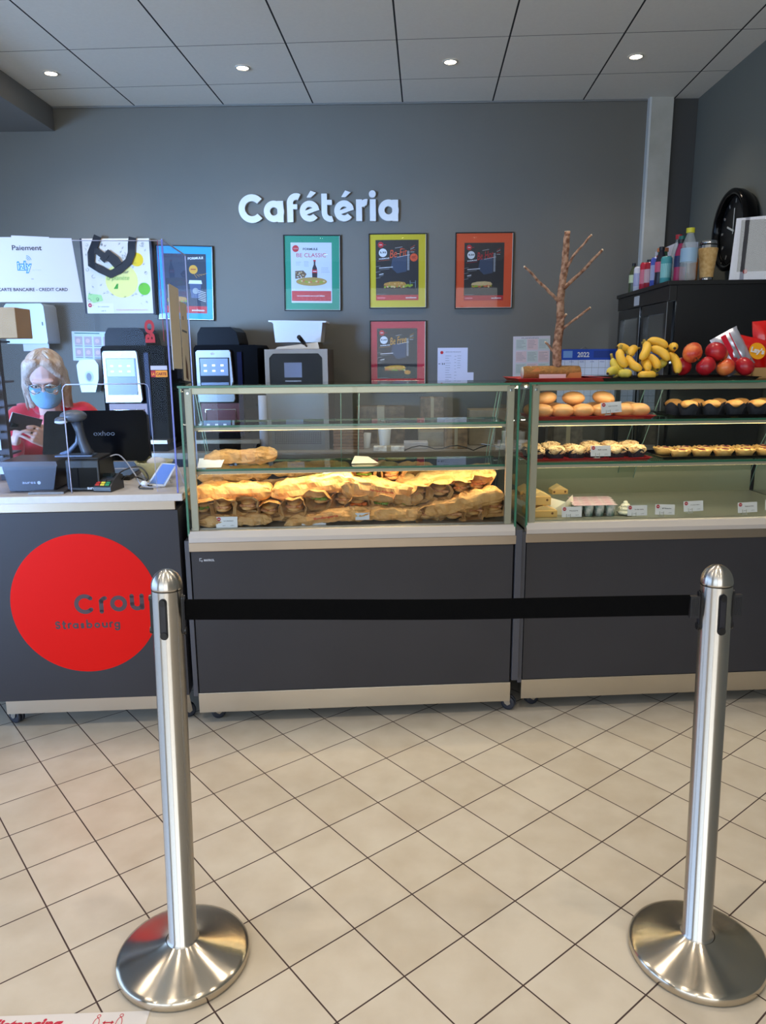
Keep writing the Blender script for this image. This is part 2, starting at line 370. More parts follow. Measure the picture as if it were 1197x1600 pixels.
def display_case(name, label, loc, width, deck_mat, header, plinth_x=(0, 0)):
    t = thing(name, label, 'display case', loc, KR)
    D = .62
    B(PANEL).box(.004, width-.004, .0, .02, .142, .728).build('front_panel', t, bevel=.0015)
    b = B(PANELS); b.box(-.018, .0, -.004, D, .13, .772); b.build('side_panel', t, bevel=.0015)
    b = B(PANELS); b.box(width+.003, width+.030, -.006, D, .15, .785); b.build('side_panel', t, bevel=.0015)
    B(DGREY).box(.0, width, D-.02, D, .13, .80).build('back_panel', t)
    B(STEEL).box(plinth_x[0], width+plinth_x[1], -.002, .02, .057, .141).build('plinth', t, bevel=.001)
    B(DGREY).box(.02, width-.02, .02, D-.02, .12, .14).build('base_plate', t)
    for x in (.035, width-.02):
        for y in (.06, D-.06): caster(t, x, y, .119, .35 if x < .5 else -.5)
    B(STEELW).box(-.002, width+.006, -.006, .03, .728, .764).build('steel_rail', t, bevel=.002)
    b = B(P('white_front_rail', (190, 182, 176), .35)); b.prism([(-.008, .764), (.03, .764), (.03, .807), (.004, .807), (-.008, .782)], 0, width, axis='x'); b.build('front_rail', t, bevel=.002)
    B(deck_mat).box(.005, width-.005, .03, D-.03, .775, .812).build('deck', t)
    # glass hood
    b = B(GL); b.rect(.004, width-.004, .807, 1.352, .004); b.use(EDGE).box(-.004, .004, .0, .008, .79, 1.352); b.box(width-.004, width+.004, .0, .008, .79, 1.352); b.build('front_glass', t)
    side = [(.01, .812), (.60, .812), (.505, 1.04), (.29, 1.352), (.01, 1.352)]
    for x, nm in ((.0, 'side_glass'), (width, 'side_glass')):
        b = B(GL).poly(side, 0); b.v = [Vector((x, v.x, v.z)) for v in b.v]
        b.use(P('pale_glass_edge', (150, 184, 170), .2)); b.tube([(x, .60, .812), (x, .505, 1.04), (x, .29, 1.352)], .0025, 4); b.build(nm, t)
    b = B(GLS); b.rect(0, 1, 0, 1, 0); b.v = [Vector(v) for v in ((-.006, -.006, 1.358), (width+.006, -.006, 1.358), (width+.006, .31, 1.358), (-.006, .31, 1.358))]
    b.use(EDGE); b.box(-.006, width+.006, -.008, -.004, 1.350, 1.358); b.box(-.008, -.004, -.006, .31, 1.350, 1.358); b.box(width+.004, width+.008, -.006, .31, 1.350, 1.358); b.build('top_glass', t)
    PR = P('champagne_profile', (178, 168, 150), .45, .25)
    for x in (.012, width-.04):
        b = B(PR); b.box(x, x+.026, .012, .03, .807, 1.345); b.use(CHROME).box(x+.008, x+.018, .010, .012, 1.325, 1.335); b.build('corner_profile', t, bevel=.002)
    b = B(P('header_profile', header, .35, .4)); b.box(.03, width-.03, .02, .045, 1.325, 1.349); b.build('header_profile', t, bevel=.002)
    for z, yb in ((1.199, .27), (1.032, .29)):
        s_ = B(GLS); s_.rect(0, 1, 0, 1, 0); s_.v = [Vector(v) for v in ((.03, .05, z+.008), (width-.03, .05, z+.008), (width-.03, yb, z+.008), (.03, yb, z+.008))]
        s_.use(EDGE); s_.box(.03, width-.03, .046, .05, z, z+.008); s_.box(.03, width-.03, yb, yb+.003, z, z+.008)
        sh = s_.build('glass_shelf', t)
        b = B(PR); b.box(.03, width-.03, .047, .066, z-.012, z-.001); b.use(P('lit_led_strip', (255, 236, 196), .4, emit=((255, 214, 140), 10))); b.box(.05, width-.05, .056, .064, z-.0135, z-.012)
        b.build('shelf_light_bar', sh)
        for x in (.022, width-.04):
            for y in (.1, yb-.05): b = B(CHROME); b.box(x, x+.018, y, y+.02, z-.006, z-.001); b.build('shelf_bracket', sh)
    # sliding rear doors: two leaning panes
    for x0, x1, o in ((.01, width*.53, 0), (width*.47, width-.01, .012)):
        b = B(GL); b.add([(x0, .60+o, .83), (x1, .60+o, .83), (x1, .505+o, 1.04), (x0, .505+o, 1.04)], [(0, 1, 2, 3)]); b.add([(x0, .505+o, 1.04), (x1, .505+o, 1.04), (x1, .30+o, 1.338), (x0, .30+o, 1.338)], [(0, 1, 2, 3)])
        b.use(P('pale_glass_edge', (150, 184, 170), .2))
        for x in (x0, x1): b.tube([(x, .60+o, .83), (x, .505+o, 1.04), (x, .30+o, 1.338)], .002, 4)
        b.build('rear_door', t)
    b = B(PR); b.box(.01, width-.01, .285, .312, 1.33, 1.349); b.use(P('led_reflection_dot', (255, 244, 214), .4, emit=((255, 238, 190), 30)))  # glowing dots stand for the front LED strip mirrored at the rear
    n = int(width/.051)
    for i in range(n): b.box(.05+.05*i, .058+.05*i, .283, .285, 1.326, 1.332)
    b.build('rear_reflection_bar', t)
    return t
def place_light(frame, u, v, z, sx, sy, p, c, tilt):
    return area('case_light', frame(u, v, z), (tilt, 0, KR), sx, sy, p, c)
case_a = display_case('display_case', 'anthracite glass display case holding the bagged sandwiches, in the middle', K(0, 0), 1.268, P('steel_deck', (150, 145, 138), .35, .8), (190, 180, 160))
K2 = Frame(*K(1.318, .018)[:2], 7.2)
case_b = display_case('display_case', 'anthracite glass display case with breads, muffins and tarts under the fruit', K2(0, 0), 1.25, P('pale_deck', (160, 160, 142), .35, .5), (112, 116, 116))
area('case_light', K(.63, .062, 1.017), (R(24), 0, KR), 1.18, .012, 2.2, (1, .78, .46))
area('case_light', K(.63, .062, 1.184), (R(24), 0, KR), 1.18, .012, 1.0, (1, .85, .62))
area('case_light', K(.63, .27, 1.325), (R(-8), 0, KR), 1.18, .012, .8, (1, .86, .62))
area('case_light', K2(.63, .062, 1.017), (R(24), 0, KR), 1.15, .012, 1.1, (1, .94, .78))
area('case_light', K2(.63, .062, 1.184), (R(24), 0, KR), 1.15, .012, 1.4, (1, .88, .66))
area('case_light', K2(.63, .06, 1.322), (R(24), 0, KR), 1.15, .012, .9, (1, .9, .76))
# maker's plate on the first case
b = B(P('pale_badge_print', (196, 198, 204), .5)); b.text('MAFIROL', .052, .688, .04, .009, -.0006, bold=.03); b.poly([(.035, .701), (.044, .701), (.044, .699), (.037, .699), (.037, .694), (.035, .694)], -.0006); b.poly([(.034, .692), (.048, .692), (.044, .686), (.042, .686), (.044, .690), (.034, .690)], -.0006)
b.build('maker_badge', case_a, )
# second case: stainless back wall with a perforated air strip
b = B(P('inner_steel_panel', (150, 150, 124), .4, .75)); b.box(.01, 1.24, .575, .58, .812, .95); b.box(.01, 1.24, .57, .575, .95, 1.005); b.use(P('vent_hole', (70, 74, 64), .6))
for r_ in range(6):
    for i in range(112): b.box(.02+.0107*i+(r_ % 2)*.005, .0265+.0107*i+(r_ % 2)*.005, .5692, .57, .958+.0075*r_, .9612+.0075*r_)
b.build('inner_back_wall', case_b)

# till counter with red disc
t = thing('till_counter', 'anthracite till counter with a big red disc and white worktop, on the left', 'counter', K(0, 0), KR)
B(PANEL).box(-1.6, -.036, 0, .02, .135, .893).build('front_panel', t, bevel=.0015)
B(PANELS).box(-.056, -.036, .02, .66, .135, .893).build('side_panel', t, bevel=.0015)
b = B(PANEL); b.box(-1.6, -.056, .64, .66, .135, .893); b.build('back_panel', t)
B(STEEL).box(-.76, -.17, .02, .04, .072, .134).build('plinth', t)
B(STEELW).box(-1.6, -.045, .004, .02, .893, .93).build('edge_rail', t, bevel=.002)
B(P('grey_white_worktop', (202, 196, 192), .42, var=(40, (190, 184, 180), .3))).box(-1.62, -.012, -.015, .68, .93, .958).build('worktop', t, bevel=.003)
for x in (-.73, -.09):
    for y in (.08, .58): caster(t, x, y, .134, 2.6 if x < -.5 else .4)
b = B(RED); b.disc(-.411, .53, .279, -.0008, n=96); disc = b.build('red_disc', t)
def stroke_arc(b, cx, cz, r, a0, a1, w_, y0, y1, n=20, caps=False):
    pts = [(cx+(r+w_/2)*math.cos(R(a0+(a1-a0)*i/n)), cz+(r+w_/2)*math.sin(R(a0+(a1-a0)*i/n))) for i in range(n+1)]
    pts += [(cx+(r-w_/2)*math.cos(R(a1+(a0-a1)*i/n)), cz+(r-w_/2)*math.sin(R(a1+(a0-a1)*i/n))) for i in range(n+1)]
    m = len(pts); half = n+1; vs = [(a, y0, c) for a, c in pts]+[(a, y1, c) for a, c in pts]; fs = []
    for i in range(n):
        q = (i, i+1, m-2-i, m-1-i); fs.append(q); fs.append(tuple(k+m for k in reversed(q)))
    for i in range(m): j = (i+1) % m; fs.append((i, j, j+m, i+m))
    b.add(vs, fs, False)
    if caps:
        for a in (a0, a1): b.prism([(cx+r*math.cos(R(a))+w_/2*math.cos(TAU*i/14), cz+r*math.sin(R(a))+w_/2*math.sin(TAU*i/14)) for i in range(14)], y0, y1)
def bar(b, x0, z0, x1, z1, w_, y0, y1, caps=False):
    d = Vector((x1-x0, z1-z0)).normalized(); n = Vector((-d.y, d.x))*w_/2
    b.prism([(x0+n.x, z0+n.y), (x1+n.x, z1+n.y), (x1-n.x, z1-n.y), (x0-n.x, z0-n.y)], y0, y1)
    if caps:
        for x, z in ((x0, z0), (x1, z1)): b.prism([(x+w_/2*math.cos(TAU*i/14), z+w_/2*math.sin(TAU*i/14)) for i in range(14)], y0, y1)
b = B(P('dark_disc_lettering', (72, 52, 56), .6)); k = .00065; X = lambda p: -.45+(p-441)*k; Z = lambda p: .491+(597-p)*k
y0, y1 = -.0014, -.0009
def stroke_word(b, word, xa, xb, zb, h, w_):
    """rounded single-stroke lettering; h is the x-height"""
    r = h/2-w_/2; adv = {'S': 1.02, 't': .72, 'r': .66, 'a': 1.08, 's': .82, 'b': 1.08, 'o': 1.1, 'u': 1.0, 'g': 1.08}; tot = sum(adv[c] for c in word); s_ = (xb-xa)/tot; x = xa
    for c in word:
        cx = x+adv[c]*s_/2-.04*s_
        if c in 'abgo': stroke_arc(b, cx, zb+h/2, r, 0, 360, w_, y0, y1, 24)
        if c == 'a': bar(b, cx+r, zb+w_/2, cx+r, zb+h-w_/2, w_, y0-.0001, y1, True)
        if c == 'b': bar(b, cx-r, zb+w_/2, cx-r, zb+h*1.42, w_, y0-.0001, y1, True)
        if c == 'g': bar(b, cx+r, zb-.05*h, cx+r, zb+h-w_/2, w_, y0-.0001, y1, True); stroke_arc(b, cx, zb-.05*h, r, 200, 360, w_, y0, y1, 14, caps=True)
        if c == 'r': bar(b, cx-.1*h, zb+w_/2, cx-.1*h, zb+h-w_/2, w_, y0-.0001, y1, True); stroke_arc(b, cx+.18*h, zb+h*.68, h*.26, 70, 175, w_, y0, y1, 10, caps=True)
        if c == 't': bar(b, cx-.05*h, zb+h*.3, cx-.05*h, zb+h*1.3, w_, y0-.0001, y1, True); bar(b, cx-.22*h, zb+h*.95, cx+.2*h, zb+h*.95, w_, y0, y1, True); stroke_arc(b, cx+.15*h, zb+h*.28, h*.2, 180, 275, w_, y0, y1, 8, caps=True)
        if c == 'u': bar(b, cx-r, zb+h*.4, cx-r, zb+h-w_/2, w_, y0-.0001, y1, True); bar(b, cx+r, zb+w_/2, cx+r, zb+h-w_/2, w_, y0-.0001, y1, True); stroke_arc(b, cx, zb+h*.5, r, 180, 360, w_, y0, y1, 14)
        if c in 'sS':
            q = (1.42*h if c == 'S' else h); rr = (q-w_)/4; stroke_arc(b, cx, zb+w_/2+3*rr, rr, 30, 270, w_, y0, y1, 14, caps=True); stroke_arc(b, cx, zb+w_/2+rr, rr, -150, 90, w_, y0-.0001, y1, 14, caps=True)
        x += adv[c]*s_
stroke_arc(b, X(500), Z(538), 49*k, 45, 315, 25*k, y0, y1, caps=True)
bar(b, X(595), Z(588), X(595), Z(520), 25*k, y0, y1, True); stroke_arc(b, X(622), Z(530), 26*k, 95, 170, 24*k, y0, y1, caps=True)
stroke_arc(b, X(697), Z(540), 37*k, 0, 360, 25*k, y0, y1, 32)
bar(b, X(776), Z(495), X(776), Z(545), 25*k, y0, y1, True); bar(b, X(834), Z(495), X(834), Z(572), 25*k, y0, y1, True); stroke_arc(b, X(805), Z(545), 29*k, 180, 360, 25*k, y0, y1)
stroke_word(b, 'Strasbourg', X(312), X(703), Z(690), 35*k, 11*k)
b.build('lettering', disc)

# back counter along the wall
t = thing('back_counter', 'long low back counter with steel edge running along the rear wall', 'counter', W(.1, -.66), WR)
B(P('back_worktop', (150, 140, 130), .4)).box(0, 3.63, 0, .655, .81, .842).build('worktop', t)
B(STEELW).box(0, 3.63, -.012, 0, .806, .846).build('steel_edge', t)
b = B(P('dark_cabinet_front', (52, 48, 56), .5)); b.box(.0, 3.63, .03, .65, .1, .81)
for i in range(6): b.use(MATTE).box(.58*i+.575, .58*i+.581, .028, .03, .12, .8)
b.build('cabinet', t)

# wall lettering
b = B(P('white_wall_letters', (214, 214, 214), .5)); k = .001121; X = lambda p: (p-100)*k; Z = lambda p: (270-p)*k
def L_(nm, f): f(); o = b2.build(nm, sign)
sign = thing('wall_lettering', 'white raised letters spelling Cafétéria on the grey wall', 'sign', W(1.221, -.03, 2.354), WR)
y0, y1 = -.0, .028
LM = P('white_wall_letters', (214, 214, 214), .5)
def new(): return B(LM)
def ring_a(cx, sx):
    b2 = new(); stroke_arc(b2, X(cx), Z(207), 43*k, 0, 360, 38*k, y0, y1, 36); b2.prism([(X(sx), Z(147)), (X(sx+37), Z(147)), (X(sx+37), Z(270)), (X(sx), Z(270))], y0-.0003, y1); b2.build('letter_a', sign)
b2 = new(); stroke_arc(b2, X(183), Z(190), 63*k, 42, 318, 39*k, y0, y1, 40); b2.build('letter_c', sign)
ring_a(317, 338)
b2 = new(); b2.prism([(X(398), Z(161)), (X(435), Z(161)), (X(435), Z(270)), (X(398), Z(270))], y0, y1); stroke_arc(b2, X(455), Z(161), 38.5*k, 62, 180, 37*k, y0-.0003, y1, 20); b2.prism([(X(435), Z(167)), (X(460), Z(167)), (X(460), Z(195)), (X(435), Z(195))], y0-.0006, y1); b2.build('letter_f', sign)
def e_acute(cx, cz):
    b2 = new(); stroke_arc(b2, X(cx), Z(cz), 43*k, 22, 322, 35*k, y0, y1, 40); bar(b2, X(cx-40), Z(cz+14), X(cx+56), Z(cz-19), 24*k, y0-.0003, y1)
    b2.prism([(X(cx-17), Z(129)), (X(cx+8), Z(91)), (X(cx+42), Z(102)), (X(cx+8), Z(130))], y0, y1); b2.build('letter_e_acute', sign)
e_acute(536, 208)
b2 = new(); b2.prism([(X(609), Z(108)), (X(643), Z(108)), (X(643), Z(217)), (X(609), Z(217))], y0, y1); stroke_arc(b2, X(664), Z(217), 37.5*k, 180, 290, 34*k, y0-.0003, y1, 16); b2.prism([(X(643), Z(144)), (X(673), Z(144)), (X(673), Z(172)), (X(643), Z(172))], y0-.0006, y1); b2.build('letter_t', sign)
e_acute(747, 208)
b2 = new(); b2.prism([(X(820), Z(143)), (X(856), Z(143)), (X(856), Z(268)), (X(820), Z(268))], y0, y1); stroke_arc(b2, X(884), Z(190), 31*k, 82, 170, 36*k, y0-.0003, y1, 14); b2.build('letter_r', sign)
b2 = new(); b2.prism([(X(904), Z(143)), (X(940), Z(143)), (X(940), Z(268)), (X(904), Z(268))], y0, y1); b2.prism([(X(920)+21*k*math.cos(TAU*i/24), Z(113)+21*k*math.sin(TAU*i/24)) for i in range(24)], y0, y1); b2.build('letter_i', sign)
ring_a(1018, 1040)

# ---------------------------------------------------------------- framed posters
def logo(b, x, z, r, y, extra=True):
    b.disc(x, z, r, y, P('print_red', (196, 30, 36), .6)); b.use(WHITE)
    if extra: b.rect(x-r*.5, x+r*.5, z-r*.1, z+r*.12, y-.0004); b.use(P('print_red', (196, 30, 36), .6)); b.rect(x+r*1.25, x+r*1.9, z-r*.08, z+r*.1, y)
def frame(label, u0, z0, wd, ht, board, print_box, draw, tilt=0.0):
    t = thing('framed_poster', label, 'poster', W(u0, -.004, z0), 0, 'framed menu posters on the rear wall', rot=(0, tilt, WR))
    fb = B(MATTE); e = .006
    for a in ((0, wd, 0, e), (0, wd, ht-e, ht), (0, e, e, ht-e), (wd-e, wd, e, ht-e)): fb.box(a[0], a[1], -.018, .003, a[2], a[3])
    fb.use(P('frame_inner_edge', (190, 190, 190), .3, .6)); fb.box(wd-e-.003, wd-e, -.0165, -.003, e, ht-e); fb.box(e, wd-e, -.0165, -.003, e, e+.002)
    fb.build('frame', t)
    B(board).box(e, wd-e, -.008, .001, e, ht-e).build('mat_board', t)
    x0, x1, a0, a1 = print_box
    pb = B(P('poster_charcoal', (44, 38, 36), .6)); pb.cur_box = (x0, x1, a0, a1); draw(pb, x0, x1, a0, a1, -.0095); pb.build('poster_print', t)
    g = B(GLASS('poster_glass', (255, 255, 255), .8)); g.rect(e, wd-e, e, ht-e, -.014); g.build('glass_pane', t)
    return t
BREAD = P('print_bread', (196, 142, 62), .6); BREADP = P('print_pale_bread', (216, 184, 128), .6); LEAF = P('print_leaf', (150, 168, 40), .6); HAM = P('print_filling', (206, 110, 60), .6)
ORG = P('print_orange', (226, 84, 40), .6); GOLD = P('print_gold', (222, 160, 40), .6); PR_ = P('print_red', (196, 30, 36), .6); BLU = P('print_smoke_blue', (62, 72, 92), .6); PW = P('print_white', (226, 226, 226), .6); PG = P('print_grey', (150, 152, 154), .6)
def sandwich_print(b, cx, cz, w_, h, y, top, seed=1, tail=None):
    rnd = random.Random(seed)
    b.use(P('print_shadow_brown', (58, 42, 30), .6)); b.poly([(cx+w_*.56*math.cos(TAU*i/24), cz-h*.25+h*.42*math.sin(TAU*i/24)) for i in range(24)], y)
    b.use(top); b.poly([(cx-w_*.48, cz), (cx-w_*.44, cz+h*.28), (cx-w_*.2, cz+h*.46), (cx+w_*.15, cz+h*.5), (cx+w_*.4, cz+h*.4), (cx+w_*.48, cz+h*.1), (cx+w_*.4, cz-.05*h), (cx, cz-.1*h)], y-.0003)
    for i in range(16):
        a = cx-w_*.42+w_*.84*i/15; b.disc(a, cz-h*(.08+.14*rnd.random()), h*.12*(.7+rnd.random()*.6), y-.0005-.00002*i, [LEAF, HAM, BREADP, LEAF][rnd.randrange(4)], 8)
    for i in range(9): b.disc(cx+w_*(rnd.random()-.5)*.7, cz+h*(.1+.25*rnd.random()), h*.05, y-.0006, P('print_bread_gloss', (236, 200, 130), .6), 7)
    if tail == 'leaf':
        for i in range(6): b.disc(cx+w_*(.45+.05*i), cz-h*.1+h*.06*(i % 3), h*.16, y-.0004-.00002*i, LEAF, 8)
        b.use(P('print_glass_grey', (112, 130, 136), .6)); x = cx+w_*.62; b.rect(x, x+w_*.03, cz-.3*h, cz+.6*h, y-.0002); b.rect(x+w_*.22, x+w_*.25, cz-.3*h, cz+.6*h, y-.0002); b.rect(x, x+w_*.25, cz+.3*h, cz+.36*h, y-.0002)
    if tail == 'cookie': 
        b.disc(cx+w_*.55, cz-h*.5, h*.45, y-.0008, GOLD, 16, h*.3)
        for i in range(7): b.disc(cx+w_*.55+h*.3*math.cos(i*.9), cz-h*.5+h*.18*math.sin(i*.9), h*.08, y-.001, HAM, 7)
def dark_poster(title, tcol, top, price, tail=None, badge=False, seed=1, z_s=.25):
    def draw(b, x0, x1, z0, z1, y):
        w_ = x1-x0; h = z1-z0; b.use(P('poster_charcoal', (44, 38, 36), .6)); b.rect(x0, x1, z0, z1, y)
        b.rect(x0, x1, z0, z0+h*.09, y-.0003, PR_); b.rect(x0+.01, x0+w_*.22, z0+h*.03, z0+h*.055, y-.0006, P('print_pink', (224, 110, 120), .6)); b.text('sodexo', x1-w_*.3, z0+h*.03, w_*.25, h*.03, y-.0006, PW, .03)
        b.rect(x0+w_*.03, x0+w_*.25, z0+h*.1, z0+h*.105, y-.0003, PG)
        b.poly([(x0+w_*.4, z0+h*.72), (x0+w_*.72, z0+h*.74), (x0+w_*.72, z0+h*.48), (x0+w_*.5, z0+h*.45), (x0+w_*.35, z0+h*.55)], y-.0002, BLU)
        logo(b, x0+w_*.12, z0+h*.92, w_*.065, y-.0004)
        b.disc(x0+w_*.17, z0+h*.79, w_*.095, y-.0004, PW); b.text(price, x0+w_*.095, z0+h*.775, w_*.15, h*.035, y-.0008, INK, .03)
        b.text('FORMULE', x0+w_*.08, z0+h*.675, w_*.24, h*.022, y-.0006, PW, .04, rot=.1)
        bar(b.use(tcol), x0+w_*.05, z0+h*.655, x0+w_*.33, z0+h*.675, h*.004, y-.0008, y-.0006)
        b.text(title, x0+w_*.33, z0+h*.70, w_*.42, h*.13, y-.0008, tcol, .0, .35, rot=.14)
        bar(b.use(PW), x0+w_*.5, z0+h*.715, x0+w_*.8, z0+h*.755, h*.005, y-.001, y-.0008); bar(b.use(PW), x0+w_*.45, z0+h*.865, x0+w_*.62, z0+h*.885, h*.004, y-.001, y-.0008)
        b.use(PG); b.rect(x0+w_*.735, x0+w_*.785, z0+h*.5, z0+h*.82, y-.0005); b.use(P('poster_charcoal', (44, 38, 36), .6))
        for i in range(12): b.rect(x0+w_*.735, x0+w_*.785, z0+h*(.51+.026*i), z0+h*(.514+.026*i), y-.0009)
        for i in range(4): bar(b.use(tcol if i % 2 else PW), x0+w_*.81, z0+h*(.80+.022*i), x0+w_*(.9+.02*(i % 2)), z0+h*(.80+.037*i), h*.005, y-.001, y-.0008)
        if badge: b.disc(x0+w_*.89, z0+h*.71, w_*.09, y-.0004, ORG); b.lines(x0+w_*.84, x0+w_*.95, z0+h*.735, z0+h*.69, 4, y-.0008, P('print_badge_dark', (170, 50, 24), .6), .003)
        for i, (a, l) in enumerate(((.54, .3), (.51, .22), (.43, .08), (.405, .08))): bar(b.use(PW if i in (0, 2) else PG), x0+w_*.08, z0+h*a, x0+w_*(.1+l), z0+h*(a+.015), h*.012 if i in (0, 2) else h*.005, y-.0008, y-.0006)
        for a in (.56, .47, .37): bar(b.use(PG), x0, z0+h*a, x0+w_*.11, z0+h*(a+.012), h*.005, y-.0008, y-.0006)
        sandwich_print(b, x0+w_*.45, z0+h*z_s, w_*.56, h*.13, y-.001, top, seed, tail)
    return draw
def classic(b, x0, x1, z0, z1, y):
    w_ = x1-x0; h = z1-z0; b.rect(x0, x1, z0, z1, y, P('poster_pale', (206, 208, 222), .6))
    b.rect(x0+w_*.01, x1-w_*.02, z0+h*.03, z0+h*.2, y-.0004, PR_); b.text('La gourmandise est un joli défaut', x0+w_*.14, z0+h*.1, w_*.68, h*.03, y-.0008, PW, .02)
    for i in range(9): b.disc(x0+w_*(.05+.11*i), z0+h*(.055+.01*(i % 3)), w_*.012, y-.0008, P('print_pink', (224, 110, 120), .6), 8)
    logo(b, x0+w_*.12, z0+h*.9, w_*.08, y-.0004, False); b.text('CROUS', x0+w_*.065, z0+h*.89, w_*.11, h*.02, y-.0008, PW)
    b.text('FORMULE', x0+w_*.3, z0+h*.875, w_*.36, h*.036, y-.0004, INK, .03); b.text('BE CLASSIC', x0+w_*.14, z0+h*.76, w_*.72, h*.065, y-.0004, PR_, 0)
    b.lines(x0+w_*.12, x0+w_*.25, z0+h*.69, z0+h*.62, 3, y-.0004, INKG, .0013); b.lines(x0+w_*.32, x0+w_*.44, z0+h*.7, z0+h*.6, 5, y-.0004, INKG, .0013, seed=4); b.lines(x0+w_*.74, x0+w_*.97, z0+h*.6, z0+h*.5, 4, y-.0004, INKG, .0013, seed=6)
    COLA = P('print_cola', (50, 26, 30), .6); cx = x0+w_*.58
    b.poly([(cx-w_*.06, z0+h*.41), (cx-w_*.065, z0+h*.5), (cx-w_*.055, z0+h*.58), (cx-w_*.02, z0+h*.64), (cx-w_*.02, z0+h*.7), (cx+w_*.02, z0+h*.7), (cx+w_*.02, z0+h*.64), (cx+w_*.055, z0+h*.58), (cx+w_*.065, z0+h*.5), (cx+w_*.06, z0+h*.41)], y-.0004, COLA)
    b.rect(cx-w_*.062, cx+w_*.062, z0+h*.5, z0+h*.555, y-.0008, PR_); b.rect(cx-w_*.03, cx+w_*.03, z0+h*.69, z0+h*.715, y-.0008, PR_); b.rect(cx-w_*.045, cx+w_*.045, z0+h*.52, z0+h*.53, y-.001, PW)
    b.poly([(x0+w_*.1, z0+h*.4), (x0+w_*.1, z0+h*.53), (x0+w_*.3, z0+h*.54), (x0+w_*.38, z0+h*.48), (x0+w_*.33, z0+h*.42)], y-.0004, P('print_crisps', (110, 84, 60), .6))
    rnd = random.Random(3)
    for i in range(26): b.disc(x0+w_*(.12+.2*rnd.random()), z0+h*(.41+.11*rnd.random()), w_*.012, y-.0008, [BREADP, PW, BREAD][i % 3], 6)
    cz = z0+h*.355; b.poly([(x0+w_*.5+w_*.38*math.cos(TAU*i/32), cz+h*.072*math.sin(TAU*i/32)) for i in range(32)], y-.001, P('print_baguette', (176, 142, 70), .6))
    for i in range(14): b.disc(x0+w_*(.22+.045*i), cz+h*.012*math.sin(i), w_*.032, y-.0012-.00001*i, [LEAF, BREADP, HAM, LEAF][i % 4], 8, w_*.018)
frame('framed poster with green mat board and white BE CLASSIC sheet', 1.514, 1.766, .398, .508, P('green_mat_board', (24, 140, 108), .6), (.05, .335, .055, .458), classic, .012)
frame('framed poster with yellow mat board and charcoal sandwich print', 2.112, 1.776, .402, .500, P('yellow_mat_board', (212, 186, 14), .6), (.047, .345, .055, .458), dark_poster('Be Fit', ORG, BREAD, '3,95', 'leaf', True, 2))
frame('framed poster with orange mat board and charcoal print, rightmost on the wall', 2.711, 1.770, .402, .508, P('orange_mat_board', (232, 82, 28), .6), (.063, .338, .055, .44), dark_poster('Be Hot', PR_, BREADP, '4,50', None, False, 5, .27))
frame('framed poster with crimson mat board, below the yellow one', 2.114, 1.185, .398, .508, P('crimson_mat_board', (204, 20, 52), .6), (.05, .335, .07, .455), dark_poster('Be Free', GOLD, GOLD, '3,60', 'cookie', False, 8, .27))
def blue_draw(b, x0, x1, z0, z1, y):
    w_ = x1-x0; h = z1-z0; b.rect(x0, x1, z0, z1, y, P('poster_navy', (38, 44, 62), .6)); b.rect(x0, x1, z0, z0+h*.12, y-.0003, PR_); b.text('sodexo', x1-w_*.36, z0+h*.035, w_*.3, h*.035, y-.0006, PW, .03)
    b.disc(x1-w_*.3, z0+h*.74, w_*.1, y-.0004, GOLD); b.rect(x1-w_*.36, x1-w_*.24, z0+h*.735, z0+h*.75, y-.0008, P('print_badge_dark', (170, 50, 24), .6))
    for i in range(5): bar(b.use(GOLD), x1-w_*(.28-.05*i), z0+h*.66, x1-w_*(.22-.06*i), z0+h*(.6+.02*i), h*.005, y-.0008, y-.0006)
    b.text('FORMULE', x1-w_*.42, z0+h*.9, w_*.36, h*.04, y-.0004, PW, .04, rot=.07)
    b.poly([(x1-w_*.42, z0+h*.5), (x1-w_*.4, z0+h*.56), (x1-w_*.12, z0+h*.56), (x1-w_*.1, z0+h*.5)], y-.0004, PW); b.poly([(x1-w_*.4, z0+h*.5), (x1-w_*.36, z0+h*.26), (x1-w_*.16, z0+h*.26), (x1-w_*.12, z0+h*.5)], y-.0003, P('print_cup_blue', (70, 84, 120), .6)); b.disc(x1-w_*.26, z0+h*.38, w_*.07, y-.0006, PG)
    for i in range(6): bar(b.use(PW), x1-w_*.2, z0+h*(.24+.03*i), x1-w_*.02, z0+h*(.2+.03*i), h*.008, y-.0008, y-.0006)
    sandwich_print(b, x0+w_*.3, z0+h*.22, w_*.5, h*.12, y-.001, BREAD, 11)
frame('framed poster with sky blue mat board, behind the sneeze guard', .612, 1.712, .402, .505, P('sky_blue_mat_board', (30, 160, 224), .6), (.05, .35, .05, .45), blue_draw, .03)

